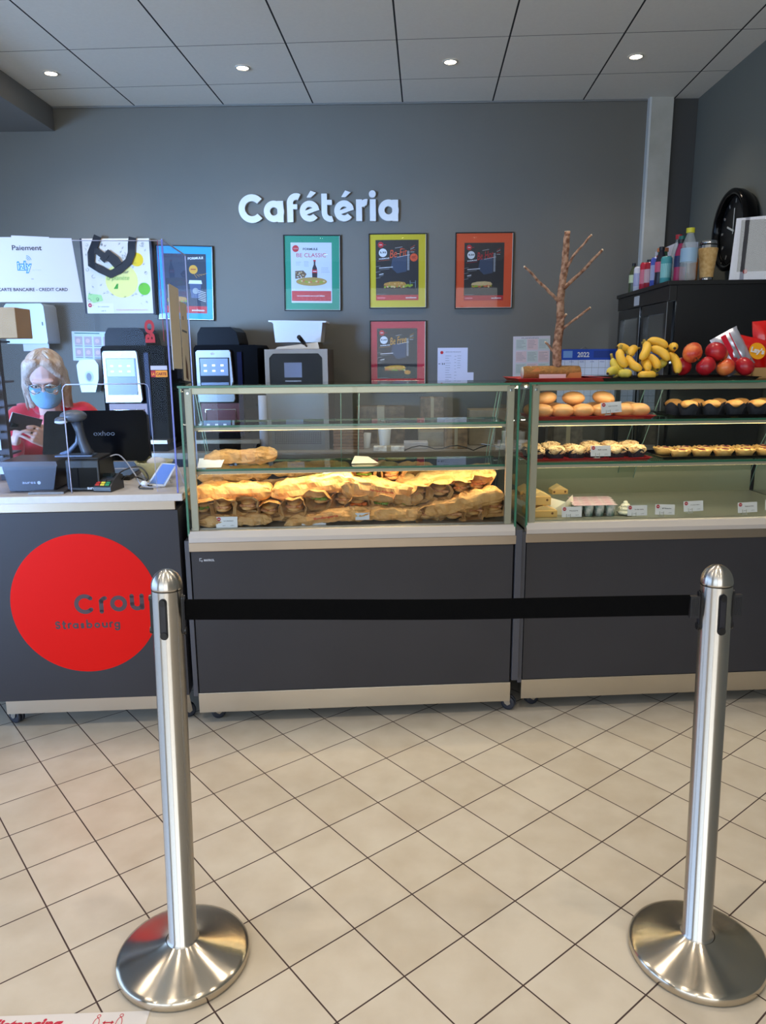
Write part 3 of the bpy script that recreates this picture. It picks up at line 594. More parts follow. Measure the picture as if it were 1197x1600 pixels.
# papers on the rear wall
b = B(P('notice_paper', (214, 212, 226), .8)); b.box(0, .214, -.001, 0, 0, .268); b.box(.135, .258, -.0025, -.0015, .01, .095); logo(b, .03, .235, .011, -.002, False)
b.text('LISTE DES PRODUITS', .055, .236, .11, .006, -.002, INK); b.lines(.055, .10, .22, .02, 12, -.002, INKG, .002, .5); b.lines(.12, .135, .22, .02, 9, -.002, INKG, .002, .5, 3); b.lines(.14, .18, .22, .12, 6, -.002, INKG, .002, .5, 5)
b.text('= 21', .006, .15, .045, .012, -.002, INK, .03)
tag(b.build('notice_sheet', loc=W(2.595, -.002, 1.235), rz=WR), 'white printed notice with small note at its corner, right of the crimson poster', 'notice')
b = B(P('planning_paper', (212, 206, 212), .8)); b.box(0, .262, -.001, 0, 0, .37)
for i in range(4):
    for j in range(3):
        b.use(P('planning_tone_%d' % ((i+j) % 2), ((222, 196, 196), (198, 206, 200))[(i+j) % 2], .8)); b.rect(.02+.08*j, .095+.08*j, .02+.085*i, .095+.085*i, -.0015)
        b.lines(.024+.08*j, .09+.08*j, .09+.085*i, .03+.085*i, 6, -.002, INKG, .0018, .5, i*3+j)
b.text('PLANNING', .06, .352, .12, .009, -.002, INKG)
tag(b.build('planning_sheet', loc=W(3.134, -.002, 1.208), rz=WR, rot=(0, R(-.8), WR)), 'white printed schedule sheet on the wall behind the wooden branch', 'notice')
b = B(P('calendar_paper', (216, 222, 240), .8)); b.box(0, .43, -.001, 0, -.43, 0); b.use(P('calendar_blue', (28, 70, 170), .6)); b.box(0, .43, -.0015, -.001, -.075, 0)
b.use(P('calendar_blue_pale', (120, 160, 214), .6)); b.rect(.035, .10, -.06, -.012, -.002); b.rect(.25, .4, -.06, -.012, -.002, P('calendar_blue_dark', (26, 54, 130), .6)); b.text('2022', .135, -.056, .085, .036, -.0025, PW, .03)
for i in range(7): b.rect(0, .43, -.13-.05*i, -.128-.05*i, -.0015, INKG)
for i in range(9): b.rect(.048*i, .0015+.048*i, -.43, -.076, -.0015, INKG)
for i in range(6): b.text(['JAN', 'FEV', 'MARS', 'AVR', 'MAI', 'JUIN'][i], .01+.048*i*1.5, -.092, .03, .008, -.002, P('calendar_blue', (28, 70, 170), .6))
b.use(P('green_marker', (110, 190, 110), .6)); bar(b, .26, -.33, .29, -.30, .006, -.003, -.002)
b.use(CHROME); b.tube([(.15, -.004, -.002), (.18, -.004, .016), (.21, -.004, -.002)], .0012, 5)
tag(b.build('wall_calendar', loc=W(3.452, -.003, 1.487), rz=WR), 'wall calendar with blue 2022 header, behind the bananas', 'calendar')

# shopping bag hung on the wall
t = thing('shopping_bag', 'cream printed shopping bag with black handles, hung on the rear wall', 'bag', W(.118, -.01, 1.756), 0, rot=(0, R(.3), WR))
b = B(P('bag_cream', (228, 214, 196), .75)); b.box(.012, .478, -.05, 0, 0, .5); b.use(P('bag_dark_gusset', (44, 44, 54), .7)); b.box(-.003, .012, -.05, 0, 0, .5); b.box(.478, .493, -.05, 0, -.008, .49)
y = -.0506
b.disc(.27, .22, .115, y, P('bag_pale_yellow', (238, 222, 130), .8)); b.disc(.385, .36, .046, y-.0005, P('bag_yellow', (240, 196, 20), .8)); b.disc(.425, .165, .042, y-.0005, P('bag_green', (110, 186, 50), .8))
b.poly([(.02, .1), (.03, .135), (.12, .125), (.13, .085), (.06, .07)], y-.0003, P('bag_pale_green', (176, 214, 140), .8)); b.poly([(.21, .165), (.235, .2), (.245, .2), (.24, .165)], y-.001, P('bag_leaf_green', (60, 150, 40), .8))
b.text('pour', .265, .262, .06, .022, y-.001, INK, .01, .3); b.text('la planète', .165, .215, .16, .04, y-.001, P('bag_leaf_green', (60, 150, 40), .8), -.005, .3)
rnd = random.Random(5); b.use(INK)
for i in range(70):
    x, z = .03+rnd.random()*.42, .07+rnd.random()*.41
    if (x-.27)**2+(z-.22)**2 < .0125: continue
    k_ = rnd.random()
    if k_ < .35: stroke_arc(b, x, z, .006+.006*rnd.random(), rnd.random()*300, 200+rnd.random()*300, .0016, y-.001, y-.0005, 8)
    else:
        a = rnd.random()*PI
        for j in range(3): bar(b, x, z, x+.011*math.cos(a+j*1.1), z+.011*math.sin(a+j*1.1), .0016, y-.001, y-.0005)
b.use(P('bag_label_paper', (238, 228, 220), .8)); b.rect(.015, .2, .0, .068, y-.0012); logo(b, .035, .055, .014, y-.0016, True); b.text('Sac réutilisable', .09, .042, .08, .008, y-.0018, INK); b.text('1,00 €', .11, .012, .035, .01, y-.0018, INK); b.text('Crous Strasbourg / Restauration', .22, .018, .22, .01, y-.001, PR_)
b.build('bag_body', t)
hm = P('black_webbing', (22, 21, 26), .8)
b = B(hm); b.smooth = False
path = [(.13, .515), (.105, .46), (.075, .40), (.07, .33), (.13, .295), (.20, .262), (.26, .29), (.33, .345), (.355, .40), (.36, .46), (.37, .505)]
def band(b, path, w_, y0, th=.004):
    n = len(path); P2 = [Vector(p) for p in path]; vs = []
    for i, p in enumerate(P2):
        d = (P2[min(i+1, n-1)]-P2[max(i-1, 0)]).normalized(); q = Vector((-d.y, d.x))*w_/2
        for s_, yy in ((1, y0), (-1, y0), (-1, y0+th), (1, y0+th)): vs.append((p.x+q.x*s_, yy, p.y+q.y*s_))
    fs = [(0, 1, 2, 3), ((n-1)*4+3, (n-1)*4+2, (n-1)*4+1, (n-1)*4)]
    for i in range(n-1):
        for k_ in range(4): j = (k_+1) % 4; fs.append((i*4+k_, i*4+j, i*4+4+j, i*4+4+k_))
    b.add(vs, fs)
band(b, path, .052, -.064); b.build('handle', t)
b = B(hm); band(b, [(.11, .42), (.16, .385), (.21, .36), (.25, .315)], .042, -.069); band(b, [(.15, .35), (.20, .405), (.25, .36), (.27, .325)], .042, -.074); b.build('handle', t)

# dispensers and hand-washing sheet
t = thing('towel_dispenser', 'white paper towel dispenser on the rear wall above the cashier', 'dispenser', W(-.39, -.002, 1.55), WR)
b = B(P('dispenser_white', (206, 216, 226), .35)); b.prism([(0, .0), (.28, 0), (.285, .02), (.275, .25), (.26, .268), (.02, .268), (.003, .25), (-.004, .02)], -.2, 0, smooth=True); b.build('body', t, bevel=.012, seg=3)
b = B(P('towel_paper', (226, 226, 232), .8)); b.box(.07, .25, -.12, -.11, -.05, 0); b.build('paper_towel', t); B(DGREY).box(.255, .262, -.203, -.198, .12, .145).build('lock', t)
t = thing('soap_dispenser', 'white soap dispenser with a dark button on the rear wall', 'dispenser', W(.036, -.002, 1.21), WR)
b = B(P('dispenser_white', (206, 216, 226), .35)); b.prism([(.02, .0), (.12, 0), (.15, .09), (.155, .19), (.13, .23), (.03, .23), (0, .19), (.005, .09)], -.1, 0, smooth=True); b.build('body', t, bevel=.012, seg=3)
b = B(WHITE); b.disc(.085, .11, .032, -.1012, P('dispenser_ring', (170, 176, 186), .4), rz=.04); b.disc(.083, .108, .018, -.1018, P('dispenser_button', (70, 66, 66), .4), rz=.028); b.build('push_button', t)
b = B(P('handwash_paper', (206, 216, 220), .8)); b.box(0, .30, -.001, 0, 0, .205); b.use(P('handwash_tone', (190, 170, 170), .8))
for i in range(4):
    for j in range(2): b.rect(.02+.068*i, .075+.068*i, .03+.08*j, .09+.08*j, -.0015, P('handwash_tone', (198, 178, 176), .8)); b.disc(.045+.068*i, .06+.08*j, .016, -.002, P('handwash_hand', (222, 190, 180), .8), 10); b.rect(.02+.068*i, .075+.068*i, .095+.08*j-.075, .1+.08*j-.075, -.0015, INKG)
b.rect(.02, .2, .19, .196, -.0015, P('handwash_green', (40, 110, 90), .8)); tag(b.build('handwashing_sheet', loc=W(-.025, -.002, 1.432), rot=(0, R(1.5), WR)), 'pale illustrated hand-washing sheet taped to the wall above the soap dispenser', 'notice')

# clock on the right wall
t = thing('wall_clock', 'round black wall clock with deep rim on the right wall', 'clock', (rw.x+.02, 4.66, 2.145), 0, rot=(0, R(-90), R(1.6)))
b = B(BLACKG); b.lathe([(.0, .0), (.16, .0), (.20, .005), (.222, .05), (.225, .09), (.215, .1), (.19, .095), (.19, .06)], 48, cap=False); b.build('rim', t)
b = B(P('clock_face', (26, 27, 29), .4)); b.lathe([(.19, .058), (.0, .058)], 40, cap=False)
for i in range(12):
    a = TAU*i/12; b.T = Matrix.Rotation(a, 4, 'Z'); b.box(.15, .172, -.006, .006, .0585, .0595, P('clock_numeral', (150, 152, 150), .5))
b.T = Matrix(); b.build('face', t)
b = B(P('clock_hand', (196, 200, 200), .4)); b.box(-.02, .12, -.004, .004, .063, .065); b.T = Matrix.Rotation(R(70), 4, 'Z'); b.box(-.02, .08, -.005, .005, .066, .068); b.build('hands', t)

# ---------------------------------------------------------------- stanchions and belt
def stanchion(label, x, y, lean, faces, rz, clip):
    t = thing('stanchion', label, 'stanchion', (x, y, 0), rz)
    b = B(CONE); b.lathe([(.0, .001), (.158, .001), (.161, .004), (.161, .020), (.158, .0245), (.150, .0275), (.12, .034), (.09, .041), (.065, .049), (.048, .056), (.040, .061)], 96, cap=False)
    base = b.build('base', t)
    b = B(POST); b.T = Matrix.Rotation(-rz, 4, 'Z') @ Matrix.Rotation(lean, 4, 'Y')
    b.lathe([(.041, .054), (.041, .058), (.0385, .062), (.0338, .066), (.0338, .962)], 56, cap=False); b.build('pole', t)
    b = B(POST); b.T = Matrix.Rotation(-rz, 4, 'Z') @ Matrix.Rotation(lean, 4, 'Y')
    b.lathe([(.0325, .958), (.0325, .964), (.0345, .9645)]+[(.0345*math.cos(R(a)), .968+.040*math.sin(R(a))) for a in range(0, 91, 9)], 56, cap=False); b.build('dome_cap', t)
    for f in range(4):
        a = f*PI/2; T = Matrix.Rotation(-rz, 4, 'Z') @ Matrix.Rotation(lean, 4, 'Y') @ Matrix.Rotation(rz+a, 4, 'Z')
        b = B(P('belt_slot_black', (18, 18, 22), .3)); b.T = T
        def pill(z0, z1, w_, x0, x1):
            pts = [(w_*math.cos(R(k)), z1-w_+w_*math.sin(R(k))) for k in range(0, 181, 20)]+[(-w_*math.cos(R(k)), z0+w_-w_*math.sin(R(k))) for k in range(0, 181, 20)]
            b.prism(pts, x0, x1, axis='x')
        pill(.855, .95, .0085, .030, .0365); b.use(P('belt_slot_inner', (34, 34, 42), .35)); pill(.862, .944, .0058, .036, .0385); b.use(P('belt_slot_black', (18, 18, 22), .3)); pill(.857, .874, .0078, .034, .0405); pill(.933, .948, .006, .034, .0400)
        b.build('belt_slot', t)
        if f in clip:
            b = B(P('belt_clip_black', (30, 30, 34), .5)); b.T = T; b.box(.036, .058, -.006, .006, .885, .937); 
            for i in range(5): b.box(.040+.0035*i, .0415+.0035*i, -.0075, .0075, .89, .932)
            b.build('belt_clip', t, bevel=.0015)
    return t
sA = (-.595, 1.573); sB = (.679, 1.65); dirB = math.atan2(sB[1]-sA[1], sB[0]-sA[0])
stanchion('left brushed steel stanchion standing in front of the red disc', *sA, R(1.25), 0, dirB, ())
stanchion('right brushed steel stanchion with belt clips on both sides of its head', *sB, R(-1.7), 0, dirB, (0, 2))
b = B(P('black_webbing_belt', (5, 5, 6), .9, spec=.1, bump=(400, .15)))
A_ = Vector((sA[0]+.0203, sA[1])); B_ = Vector((sB[0]-.0275, sB[1])); d = (B_-A_).normalized(); A_ = A_+d*.036; B_ = B_-d*.0585
n = 24; vs = []; nn = Vector((-d.y, d.x))*.0008
for i in range(n+1):
    f = i/n; p = A_.lerp(B_, f); sag = -.004*4*f*(1-f)
    for o_, z in ((1, .889), (-1, .889), (-1, .937), (1, .937)): vs.append((p.x+nn.x*o_, p.y+nn.y*o_, z+sag+.001*math.sin(f*9)))
fs = [(0, 1, 2, 3), (n*4+3, n*4+2, n*4+1, n*4)]
for i in range(n):
    for k_ in range(4): j = (k_+1) % 4; fs.append((i*4+k_, i*4+j, i*4+4+j, i*4+4+k_))
b.add(vs, fs); tag(b.build('retractable_belt'), 'black retractable belt stretched between the two stanchions', 'barrier belt')

# floor sticker, bottom left
st = (Vector((-.958, 1.386, 0)), Vector((-.63, 1.4165, 0))); sa = math.atan2(st[1].y-st[0].y, st[1].x-st[0].x)
b = B(P('sticker_white', (222, 216, 212), .4)); b.T = Matrix.Rotation(R(-90), 4, 'X')   # written flat: xz plane laid on the floor
b.rect(-.55, .335, -.12, 0, -.0008); SR = P('sticker_red', (196, 30, 60), .5)
b.text('Social distancing', -.125, -.052, .272, .043, -.0012, SR, .04, .25)
for x in (.223, .274):
    stroke_arc(b, x, -.010, .0038, 0, 360, .0014, -.0014, -.0012, 12)
    q = [(x-.001+.0065*math.cos(TAU*i/16), -.032+.017*math.sin(TAU*i/16)) for i in range(17)]
    for i in range(16): bar(b, *q[i], *q[i+1], .0014, -.0014, -.0012)
bar(b, .240, -.028, .258, -.028, .003, -.0014, -.0012)
for x, s_ in ((.236, 1), (.262, -1)): b.poly([(x, -.028), (x+.006*s_, -.023), (x+.006*s_, -.033)], -.0014)
tag(b.build('floor_sticker', loc=st[0]+Vector((0, 0, .0004)), rz=sa), 'white floor sticker with red social distancing lettering by the left stanchion base', 'sticker')

# ---------------------------------------------------------------- sneeze guard on the till counter
t = thing('sneeze_guard', 'clear acrylic sneeze guard standing on the till counter around the cashier', 'sneeze guard', K(0, .0, .959), KR)
Z0 = .0
out = [(-1.45, 0), (-.432, 0), (-.432, .385), (-.428, .398), (-.417, .407), (-.135, .407), (-.124, .402), (-.12, .391), (-.113, 0), (-.035, 0), (-.035, .91), (-1.45, .91)]
b = B(PLEXI); b.poly(out, .03); b.use(PEDGE)
for i in (1, 2, 3, 4): 
    b.tube([(out[i][0], .031, out[i][1]), (out[i+1][0], .031, out[i+1][1])], .0022, 5)
for i in (5, 6, 7): b.tube([(out[i][0], .031, out[i][1]), (out[i+1][0], .031, out[i+1][1])], .0011, 5)
b.tube([(-1.45, .031, .91), (-.035, .031, .91)], .0015, 5); b.build('front_panel', t)
b = B(PLEXI); b.add([(-.03, .0, 0), (-.03, .44, 0), (-.03, .44, .91), (-.03, .0, .91)], [(0, 1, 2, 3)]); b.use(P('violet_acrylic_edge', (104, 112, 186), .2)); b.box(-.0335, -.0275, -.002, .003, 0, .91)
b.use(PEDGE); b.box(-.032, -.028, .438, .442, 0, .91); b.box(-.032, -.028, 0, .44, .908, .912); b.build('side_panel', t)
b = B(P('red_tape_line', (150, 40, 60), .5)); b.box(-.052, -.05, .027, .029, .56, .912)
b.T = Matrix.Translation((-.082, .027, .555)) @ Matrix.Rotation(R(-90), 4, 'Y'); b.use(P('vinyl_red', (176, 20, 40), .5)); b.text('BO', 0, .0, .082, .036, 0, bold=.06); b.T = Matrix(); b.build('vinyl_letters', t)
b = B(P('tag_orange', (240, 150, 30), .5)); b.rect(-.106, -.046, .431, .455, .026); b.rect(-.106, -.089, .431, .455, .0255, P('vinyl_red', (196, 30, 30), .5)); b.text('LA', -.103, .437, .011, .011, .025, P('tag_orange', (240, 150, 30), .5), .04); b.text('CARTE', -.087, .437, .037, .011, .0252, P('tag_letter', (150, 60, 20), .5), .05); b.rect(-.106, -.046, .457, .472, .026, P('tag_label_holder', (190, 190, 214), .4)); b.build('brand_tag', t)

def sheet(name, label, cat, pts, mat, loc, rz, th=.0008, extra=None):
    b = B(mat); b.prism(pts, -th, 0)
    if extra: extra(b)
    return tag(b.build(name, loc=loc, rz=rz), label, cat)
def pay(b):
    y = -.0018; x0 = .0
    b.text('Paiement', .065, .176, .102, .017, y, INK, .01)
    IZ = P('izly_blue', (60, 140, 190), .6); b.text('izly', .076, .098, .052, .043, y, IZ, .075); b.text('izly', .0795, .102, .045, .034, y-.0005, P('izly_pale', (206, 226, 240), .6), -.005)
    for r in (.009, .014, .019): stroke_arc(b, .112, .142, r, 5, 85, .0016, y-.0003, y, 8) if False else stroke_arc(b.use(IZ), .108, .14, r, 10, 80, .0017, y-.0003, y, 8)
    b.text('by Crous', .128, .107, .03, .005, y, P('izly_pale_ink', (160, 174, 200), .6)); b.text('ou', .121, .077, .008, .004, y, INKG)
    b.text('CARTE BANCAIRE - CREDIT CARD', .002, .037, .242, .0115, y, INK, .012)
sheet('payment_sign', 'white payment sign reading Paiement izly, taped to the sneeze guard', 'sign', [(-.05, 0), (.293, -.002), (.272, .217), (.195, .218), (.195, .221), (.066, .226), (.066, .22), (-.05, .22)], P('sign_paper', (206, 204, 218), .8), K(-.622, .028, 1.659), KR, extra=pay)
b = B(CARD); b.box(-.2, 0, 0, .16, 0, .12); tag(b.build('cardboard_box', loc=K(-.70, .36, 1.54), rz=KR, bevel=.002), 'plain brown cardboard box under the payment sign at the left edge', 'box')
t = thing('wire_rack', 'dark shelf rack with white cards behind the guard at the far left', 'rack', K(-1.27, .34, .959), KR)
b = B(P('rack_brown', (52, 40, 38), .6)); b.box(.44, .485, .03, .06, 0, .575); b.box(.0, .02, .03, .06, 0, .575); b.build('upright', t)
b = B(DGREY)
for z in (.1, .2, .3, .4, .565): b.box(.0, .47, .0, .19, z, z+.008)
b.build('shelf', t); b = B(P('rack_card', (196, 200, 214), .7))
for z, m in ((.02, 'rack_card'), (.12, 'rack_card'), (.22, 'rack_orange'), (.32, 'rack_card'), (.42, 'rack_card')): b.box(.36, .468, -.004, -.002, z+.012, z+.055, P(m, (230, 140, 60) if 'orange' in m else (196, 200, 214), .7))
b.build('card', t)
# papers taped to the side panel
b = B(CREAM); b.add([(0, 0, 0), (0, .17, -.005), (0, .18, .30), (0, .005, .305)], [(0, 1, 2, 3)]); b.use(P('flyer_edge', (232, 236, 246), .7)); b.box(-.001, .001, -.012, .0, -.005, .30)
tag(b.build('taped_flyer', loc=K(-.0265, .05, 1.42), rz=KR), 'cream flyer taped on the guard side panel, nearest to the front', 'flyer')
b = B(CREAM); b.add([(0, 0, 0), (0, .15, -.01), (0, .15, .30), (0, .0, .305)], [(0, 1, 2, 3)]); b.use(P('print_brown_photo', (96, 70, 52), .7)); b.add([(.0008, .05, .01), (.0008, .1, -.003), (.0008, .09, .06), (.0008, .06, .1)], [(0, 1, 2, 3)]); b.use(INKG); b.add([(.0008, .02, .19), (.0008, .12, .185), (.0008, .12, .193), (.0008, .02, .198)], [(0, 1, 2, 3)]); b.add([(.0008, .045, .235), (.0008, .06, .235), (.0008, .06, .25), (.0008, .045, .25)], [(0, 1, 2, 3)])
tag(b.build('taped_flyer', loc=K(-.0265, .235, 1.37), rz=KR), 'cream flyer with brown picture taped on the rear half of the guard side panel', 'flyer')

# ---------------------------------------------------------------- till counter equipment
TZ = .9585
t = thing('till_monitor', 'black touch till monitor seen from behind, oxhoo lettering on its back', 'monitor', K(-.44, .38, TZ), KR)
b = B(BLACKG); b.T = Matrix.Rotation(R(-14), 4, 'X')
b.prism([(-.2, .075), (.205, .07), (.225, .09), (.215, .265), (.2, .285), (-.195, .285), (-.208, .27), (-.215, .09)], -.03, .012); b.build('screen_housing', t, bevel=.006, seg=3)
b = B(P('monitor_lettering', (70, 72, 78), .5)); b.T = Matrix.Rotation(R(-14), 4, 'X'); b.text('oxhoo', -.005, .178, .088, .02, -.0315, bold=.01); b.build('lettering', t)
b = B(BLACK); b.prism([(-.03, 0), (.06, 0), (.05, .1), (-.02, .1)], .0, .06); b.box(-.1, .15, -.06, .14, 0, .02); b.build('foot', t, bevel=.004)
t = thing('receipt_printer', 'black cube receipt printer with white maker lettering, beneath the scanner', 'printer', K(-.463, .075, TZ), R(7.2-2))
b = B(BLACK); b.box(0, .128, 0, .17, .0, .122); b.build('body', t, bevel=.006, seg=3); b = B(BLACKG); b.box(.012, .118, -.002, .0, .014, .092); b.text('aures', .078, .008, .034, .009, -.0035, P('printer_lettering', (190, 192, 200), .5), .03); b.build('front_cover', t)
B(DGREY).box(.004, .124, .01, .16, .122, .128).build('lid', t, bevel=.003)
t = thing('barcode_scanner', 'grey handheld barcode scanner on its curved stand, on top of the receipt printer', 'scanner', K(-.44, .14, TZ+.129), KR)
b = B(P('scanner_grey', (88, 94, 102), .35)); b.ball((.005, -.005, .155), (.052, .045, .024)); b.ball((-.03, -.03, .142), (.028, .03, .014)); b.build('head', t, sub=1)
b = B(P('scanner_window', (226, 232, 240), .2)); b.ball((-.03, -.046, .136), (.024, .014, .008)); b.build('window', t)
b = B(P('scanner_handle', (60, 64, 72), .4)); b.tube([(.012, 0, .14), (.022, .0, .1), (.028, .0, .06), (.04, .0, .02), (.05, .0, .003)], [.022, .017, .018, .021, .024], 14); b.build('handle', t)
b = B(P('scanner_stand', (96, 112, 136), .3)); b.tube([(.0, .012, .14), (.012, .012, .09), (.004, .012, .05), (-.03, .012, .015), (-.06, .01, .003)], [.006, .007, .008, .009, .01], 10); b.box(-.07, .07, -.03, .04, 0, .006); b.build('stand', t)
t = thing('ticket_printer', 'wide dark brown printer box with round white logo at the left end of the counter', 'printer', K(-.70, .085, TZ), R(5))
b = B(P('warm_black_plastic', (40, 34, 32), .35)); b.prism([(.0, .092), (.02, .004), (.185, .004), (.205, .1), (.0, .1)], 0, .2); b.build('body', t, bevel=.005)
b = B(P('lid_brown', (70, 56, 46), .3)); b.prism([(-.012, .1), (.21, .1), (.205, .118), (-.012, .118)], -.004, .2); b.build('lid', t, bevel=.003); b = B(P('printer_lettering', (190, 192, 200), .5)); b.text('aures', .07, .032, .05, .008, -.0012); b.disc(.133, .036, .0065, -.0012); b.build('logo', t)
t = thing('card_terminal', 'small black card payment terminal with red, yellow and green keys', 'card terminal', K(-.325, .05, TZ), R(-6))
b = B(DGREY); b.prism([(0, 0), (.105, 0), (.1, .055), (.075, .062), (.03, .042), (0, .02)], -.035, .035, axis='x'); b.build('body', t, bevel=.005, seg=3)
b = B(P('key_row', (40, 40, 42), .5)); b.T = Matrix.Translation((0, .001, .023)) @ Matrix.Rotation(R(36), 4, 'X')
for i, m in enumerate((P('key_red', (196, 60, 50), .5), P('key_yellow', (226, 200, 70), .5), P('key_green', (50, 140, 90), .5))):
    b.box(-.028+.02*i, -.012+.02*i, .002, .010, 0, .003, m)
    for j in range(2): b.box(-.028+.02*i, -.012+.02*i, .014+.011*j, .021+.011*j, 0, .003, m if j == 0 else P('key_dark', (52, 52, 56), .5))
b.build('keypad', t); b = B(P('terminal_screen', (20, 30, 32), .1)); b.T = Matrix.Translation((0, .045, .051)) @ Matrix.Rotation(R(24), 4, 'X'); b.box(-.025, .025, 0, .025, 0, .002); b.build('screen', t)
for i, (pts, lab) in enumerate((([(-.29, .16, .01), (-.25, .12, .05), (-.2, .16, .03), (-.17, .14, .006), (-.15, .19, .004)], 'black cable looping in front of the monitor towards the basket'),
        ([(-.33, .19, .02), (-.28, .2, .06), (-.22, .22, .07), (-.18, .18, .03), (-.2, .1, .006), (-.14, .08, .004)], 'grey cable arching from the printer to the card terminal'),
        ([(-.36, .2, .1), (-.3, .22, .12), (-.24, .2, .05), (-.19, .12, .01), (-.12, .12, .004)], 'pale cable ending in a white plug before the phone stand'))):
    b = B([BLACK, DGREY, P('pale_cable', (170, 176, 196), .4)][i]); q = [Vector(p) for p in pts]
    dense = []
    for k_ in range(len(q)-1):
        p0, p1, p2, p3 = q[max(k_-1, 0)], q[k_], q[k_+1], q[min(k_+2, len(q)-1)]
        for s_ in range(6):
            f = s_/6; dense.append(.5*((2*p1)+(p2-p0)*f+(2*p0-5*p1+4*p2-p3)*f*f+(3*p1-p0-3*p2+p3)*f**3))
    b.tube([(p.x, p.y, max(p.z, .004)) for p in dense]+[q[-1]], .003, 6)
    if i == 2: b.use(WHITE); b.ball((-.185, .13, .016), (.014, .012, .012))
    tag(b.build('cable', loc=K(0, 0, TZ), rz=KR), lab, 'cable')
t = thing('change_basket', 'pale woven basket near the right end of the till counter', 'basket', K(-.195, .36, TZ), KR)
b = B(P('pale_wicker', (206, 202, 160), .7, bump=(120, .5))); b.lathe([(.035, 0), (.06, .04), (.08, .075), (.077, .075), (.057, .042), (.033, .004), (0, .004)], 20, cap=False); b.build('bowl', t); b = B(PAPER); b.ball((.01, 0, .07), (.04, .04, .02)); b.build('paper_lining', t)
t = thing('tilted_phone_stand', 'white tilted display stand with blue screen at the right end of the counter', 'display stand', K(-.145, .15, TZ), R(-18))
b = B(P('tablet_blue', (112, 140, 196), .25)); b.add([(-.03, .0, .012), (.035, .0, .012), (.065, .045, .085), (.005, .045, .085)], [(0, 1, 2, 3)]); b.build('screen', t)
b = B(WHITE); b.add([(-.036, .002, .006), (.042, .002, .006), (.072, .048, .088), (-.002, .048, .088)], [(0, 1, 2, 3)]); b.tube([(.04, 0, .006), (.07, .045, .086), (.085, .075, .004)], .005, 8); b.tube([(-.036, 0, .006), (-.0, .045, .086), (.02, .075, .004)], .005, 8); b.tube([(-.036, 0, .005), (.04, 0, .005)], .005, 8); b.build('stand', t)
b = B(P('tray_slab', (120, 118, 120), .3, .4)); b.box(-.06, .07, -.02, .03, 0, .008); tag(b.build('coin_tray', loc=K(-.53, .045, TZ), rz=KR), 'thin grey coin tray lying at the front edge of the counter', 'tray')

# ---------------------------------------------------------------- machines on the back counter
BZ = .843
def coffee(label, x):
    t = thing('coffee_machine', label, 'coffee machine', W(x, -.56, BZ), WR)
    NAVY = P('navy_black_housing', (12, 14, 44), .3, spec=.06)
    b = B(P('machine_black', (9, 9, 12), .65, spec=.05)); b.prism([(.0, .02), (.42, .02), (.42, .665), (.405, .685), (.015, .685), (0, .665)], .06, .5); b.build('housing', t, bevel=.008, seg=3)
    b = B(NAVY); b.box(.285, .315, .045, .075, .1, .64); b.use(P('machine_black', (9, 9, 12), .65, spec=.05)).box(.33, .418, .05, .08, .08, .66); b.build('side_trim', t)
    b = B(P('bean_hopper_black', (16, 15, 18), .35, spec=.06)); b.prism([(.015, .685), (.02, .76), (.045, .80), (.24, .80), (.275, .77), (.29, .70), (.29, .685)], .1, .42); b.build('bean_hopper', t, bevel=.008, seg=3)
    b = B(P('machine_silver', (150, 150, 156), .4, .3)); b.prism([(.02, .32), (.25, .32), (.262, .335), (.245, .64), (.235, .652), (.032, .652), (.02, .64)], .028, .058); b.build('control_frame', t, bevel=.005)
    b = B(P('panel_black', (12, 13, 17), .2, spec=.2)); b.box(.042, .236, .024, .028, .37, .605); b.use(P('lit_screen', (70, 90, 120), .3, emit=((120, 150, 200), .55))); b.box(.048, .228, .022, .024, .49, .6)
    b.use(P('screen_icon', (220, 226, 240), .4, emit=((220, 230, 255), .8)))
    for i in range(3):
        for j in range(2): b.box(.07+.055*i, .09+.055*i, .0212, .022, .515+.035*j, .527+.035*j)
    b.build('screen', t); b = B(CHROME); b.disc(.13, .63, .012, .0275, rz=.008); b.build('badge', t)
    b = B(P('dark_red_cup_bay', (90, 14, 24), .4)); b.box(.03, .30, .055, .062, .12, .31); b.use(CHROME); b.tube([(.06, .05, .14), (.06, .05, .27), (.26, .05, .27), (.26, .05, .14)], .003, 6); b.build('cup_bay', t)
    b = B(STEELW); b.box(.0, .42, -.01, .2, .05, .075); b.use(BLACKG).box(.0, .42, .0, .5, .0, .05); b.build('drip_tray', t); return t
coffee('black coffee machine with lit screen, behind the sneeze guard beside the soap dispenser', .37)
coffee('black coffee machine with lit screen, under the blue framed poster', .98)
t = thing('contact_grill', 'stainless panini grill cabinet with black control front and small screen', 'grill', W(1.445, -.52, BZ), WR)
b = B(P('grill_steel', (128, 118, 108), .42, .8)); b.prism([(0, .0), (.41, .0), (.41, .655), (.0, .655)], .0, .47, holes=[[(.03, .39), (.375, .39), (.375, .6), (.35, .628), (.055, .628), (.03, .6)]]); b.build('housing', t, bevel=.004)
b = B(P('panel_black', (12, 13, 17), .2, spec=.2)); b.box(.03, .375, .01, .014, .39, .63); b.use(P('grill_screen', (104, 112, 136), .25)); b.rect(.125, .24, .475, .57, .0085); b.text('PANINOMATIC', .13, .447, .105, .009, .0085, P('printer_lettering', (190, 192, 200), .5), .03); b.build('control_panel', t)
b = B(P('perforated_plate', (120, 116, 112), .4, .7)); b.rect(.03, .38, .0, .36, -.001); b.use(MATTE)
for i in range(26):
    for j in range(7): b.rect(.05+.012*i, .056+.012*i, .04+.012*j, .047+.012*j, -.002)
b.build('vent_plate', t)
B(STEELW).prism([(.06, .656), (.35, .656), (.34, .70), (.075, .67)], .08, .4).build('top_plate', t)
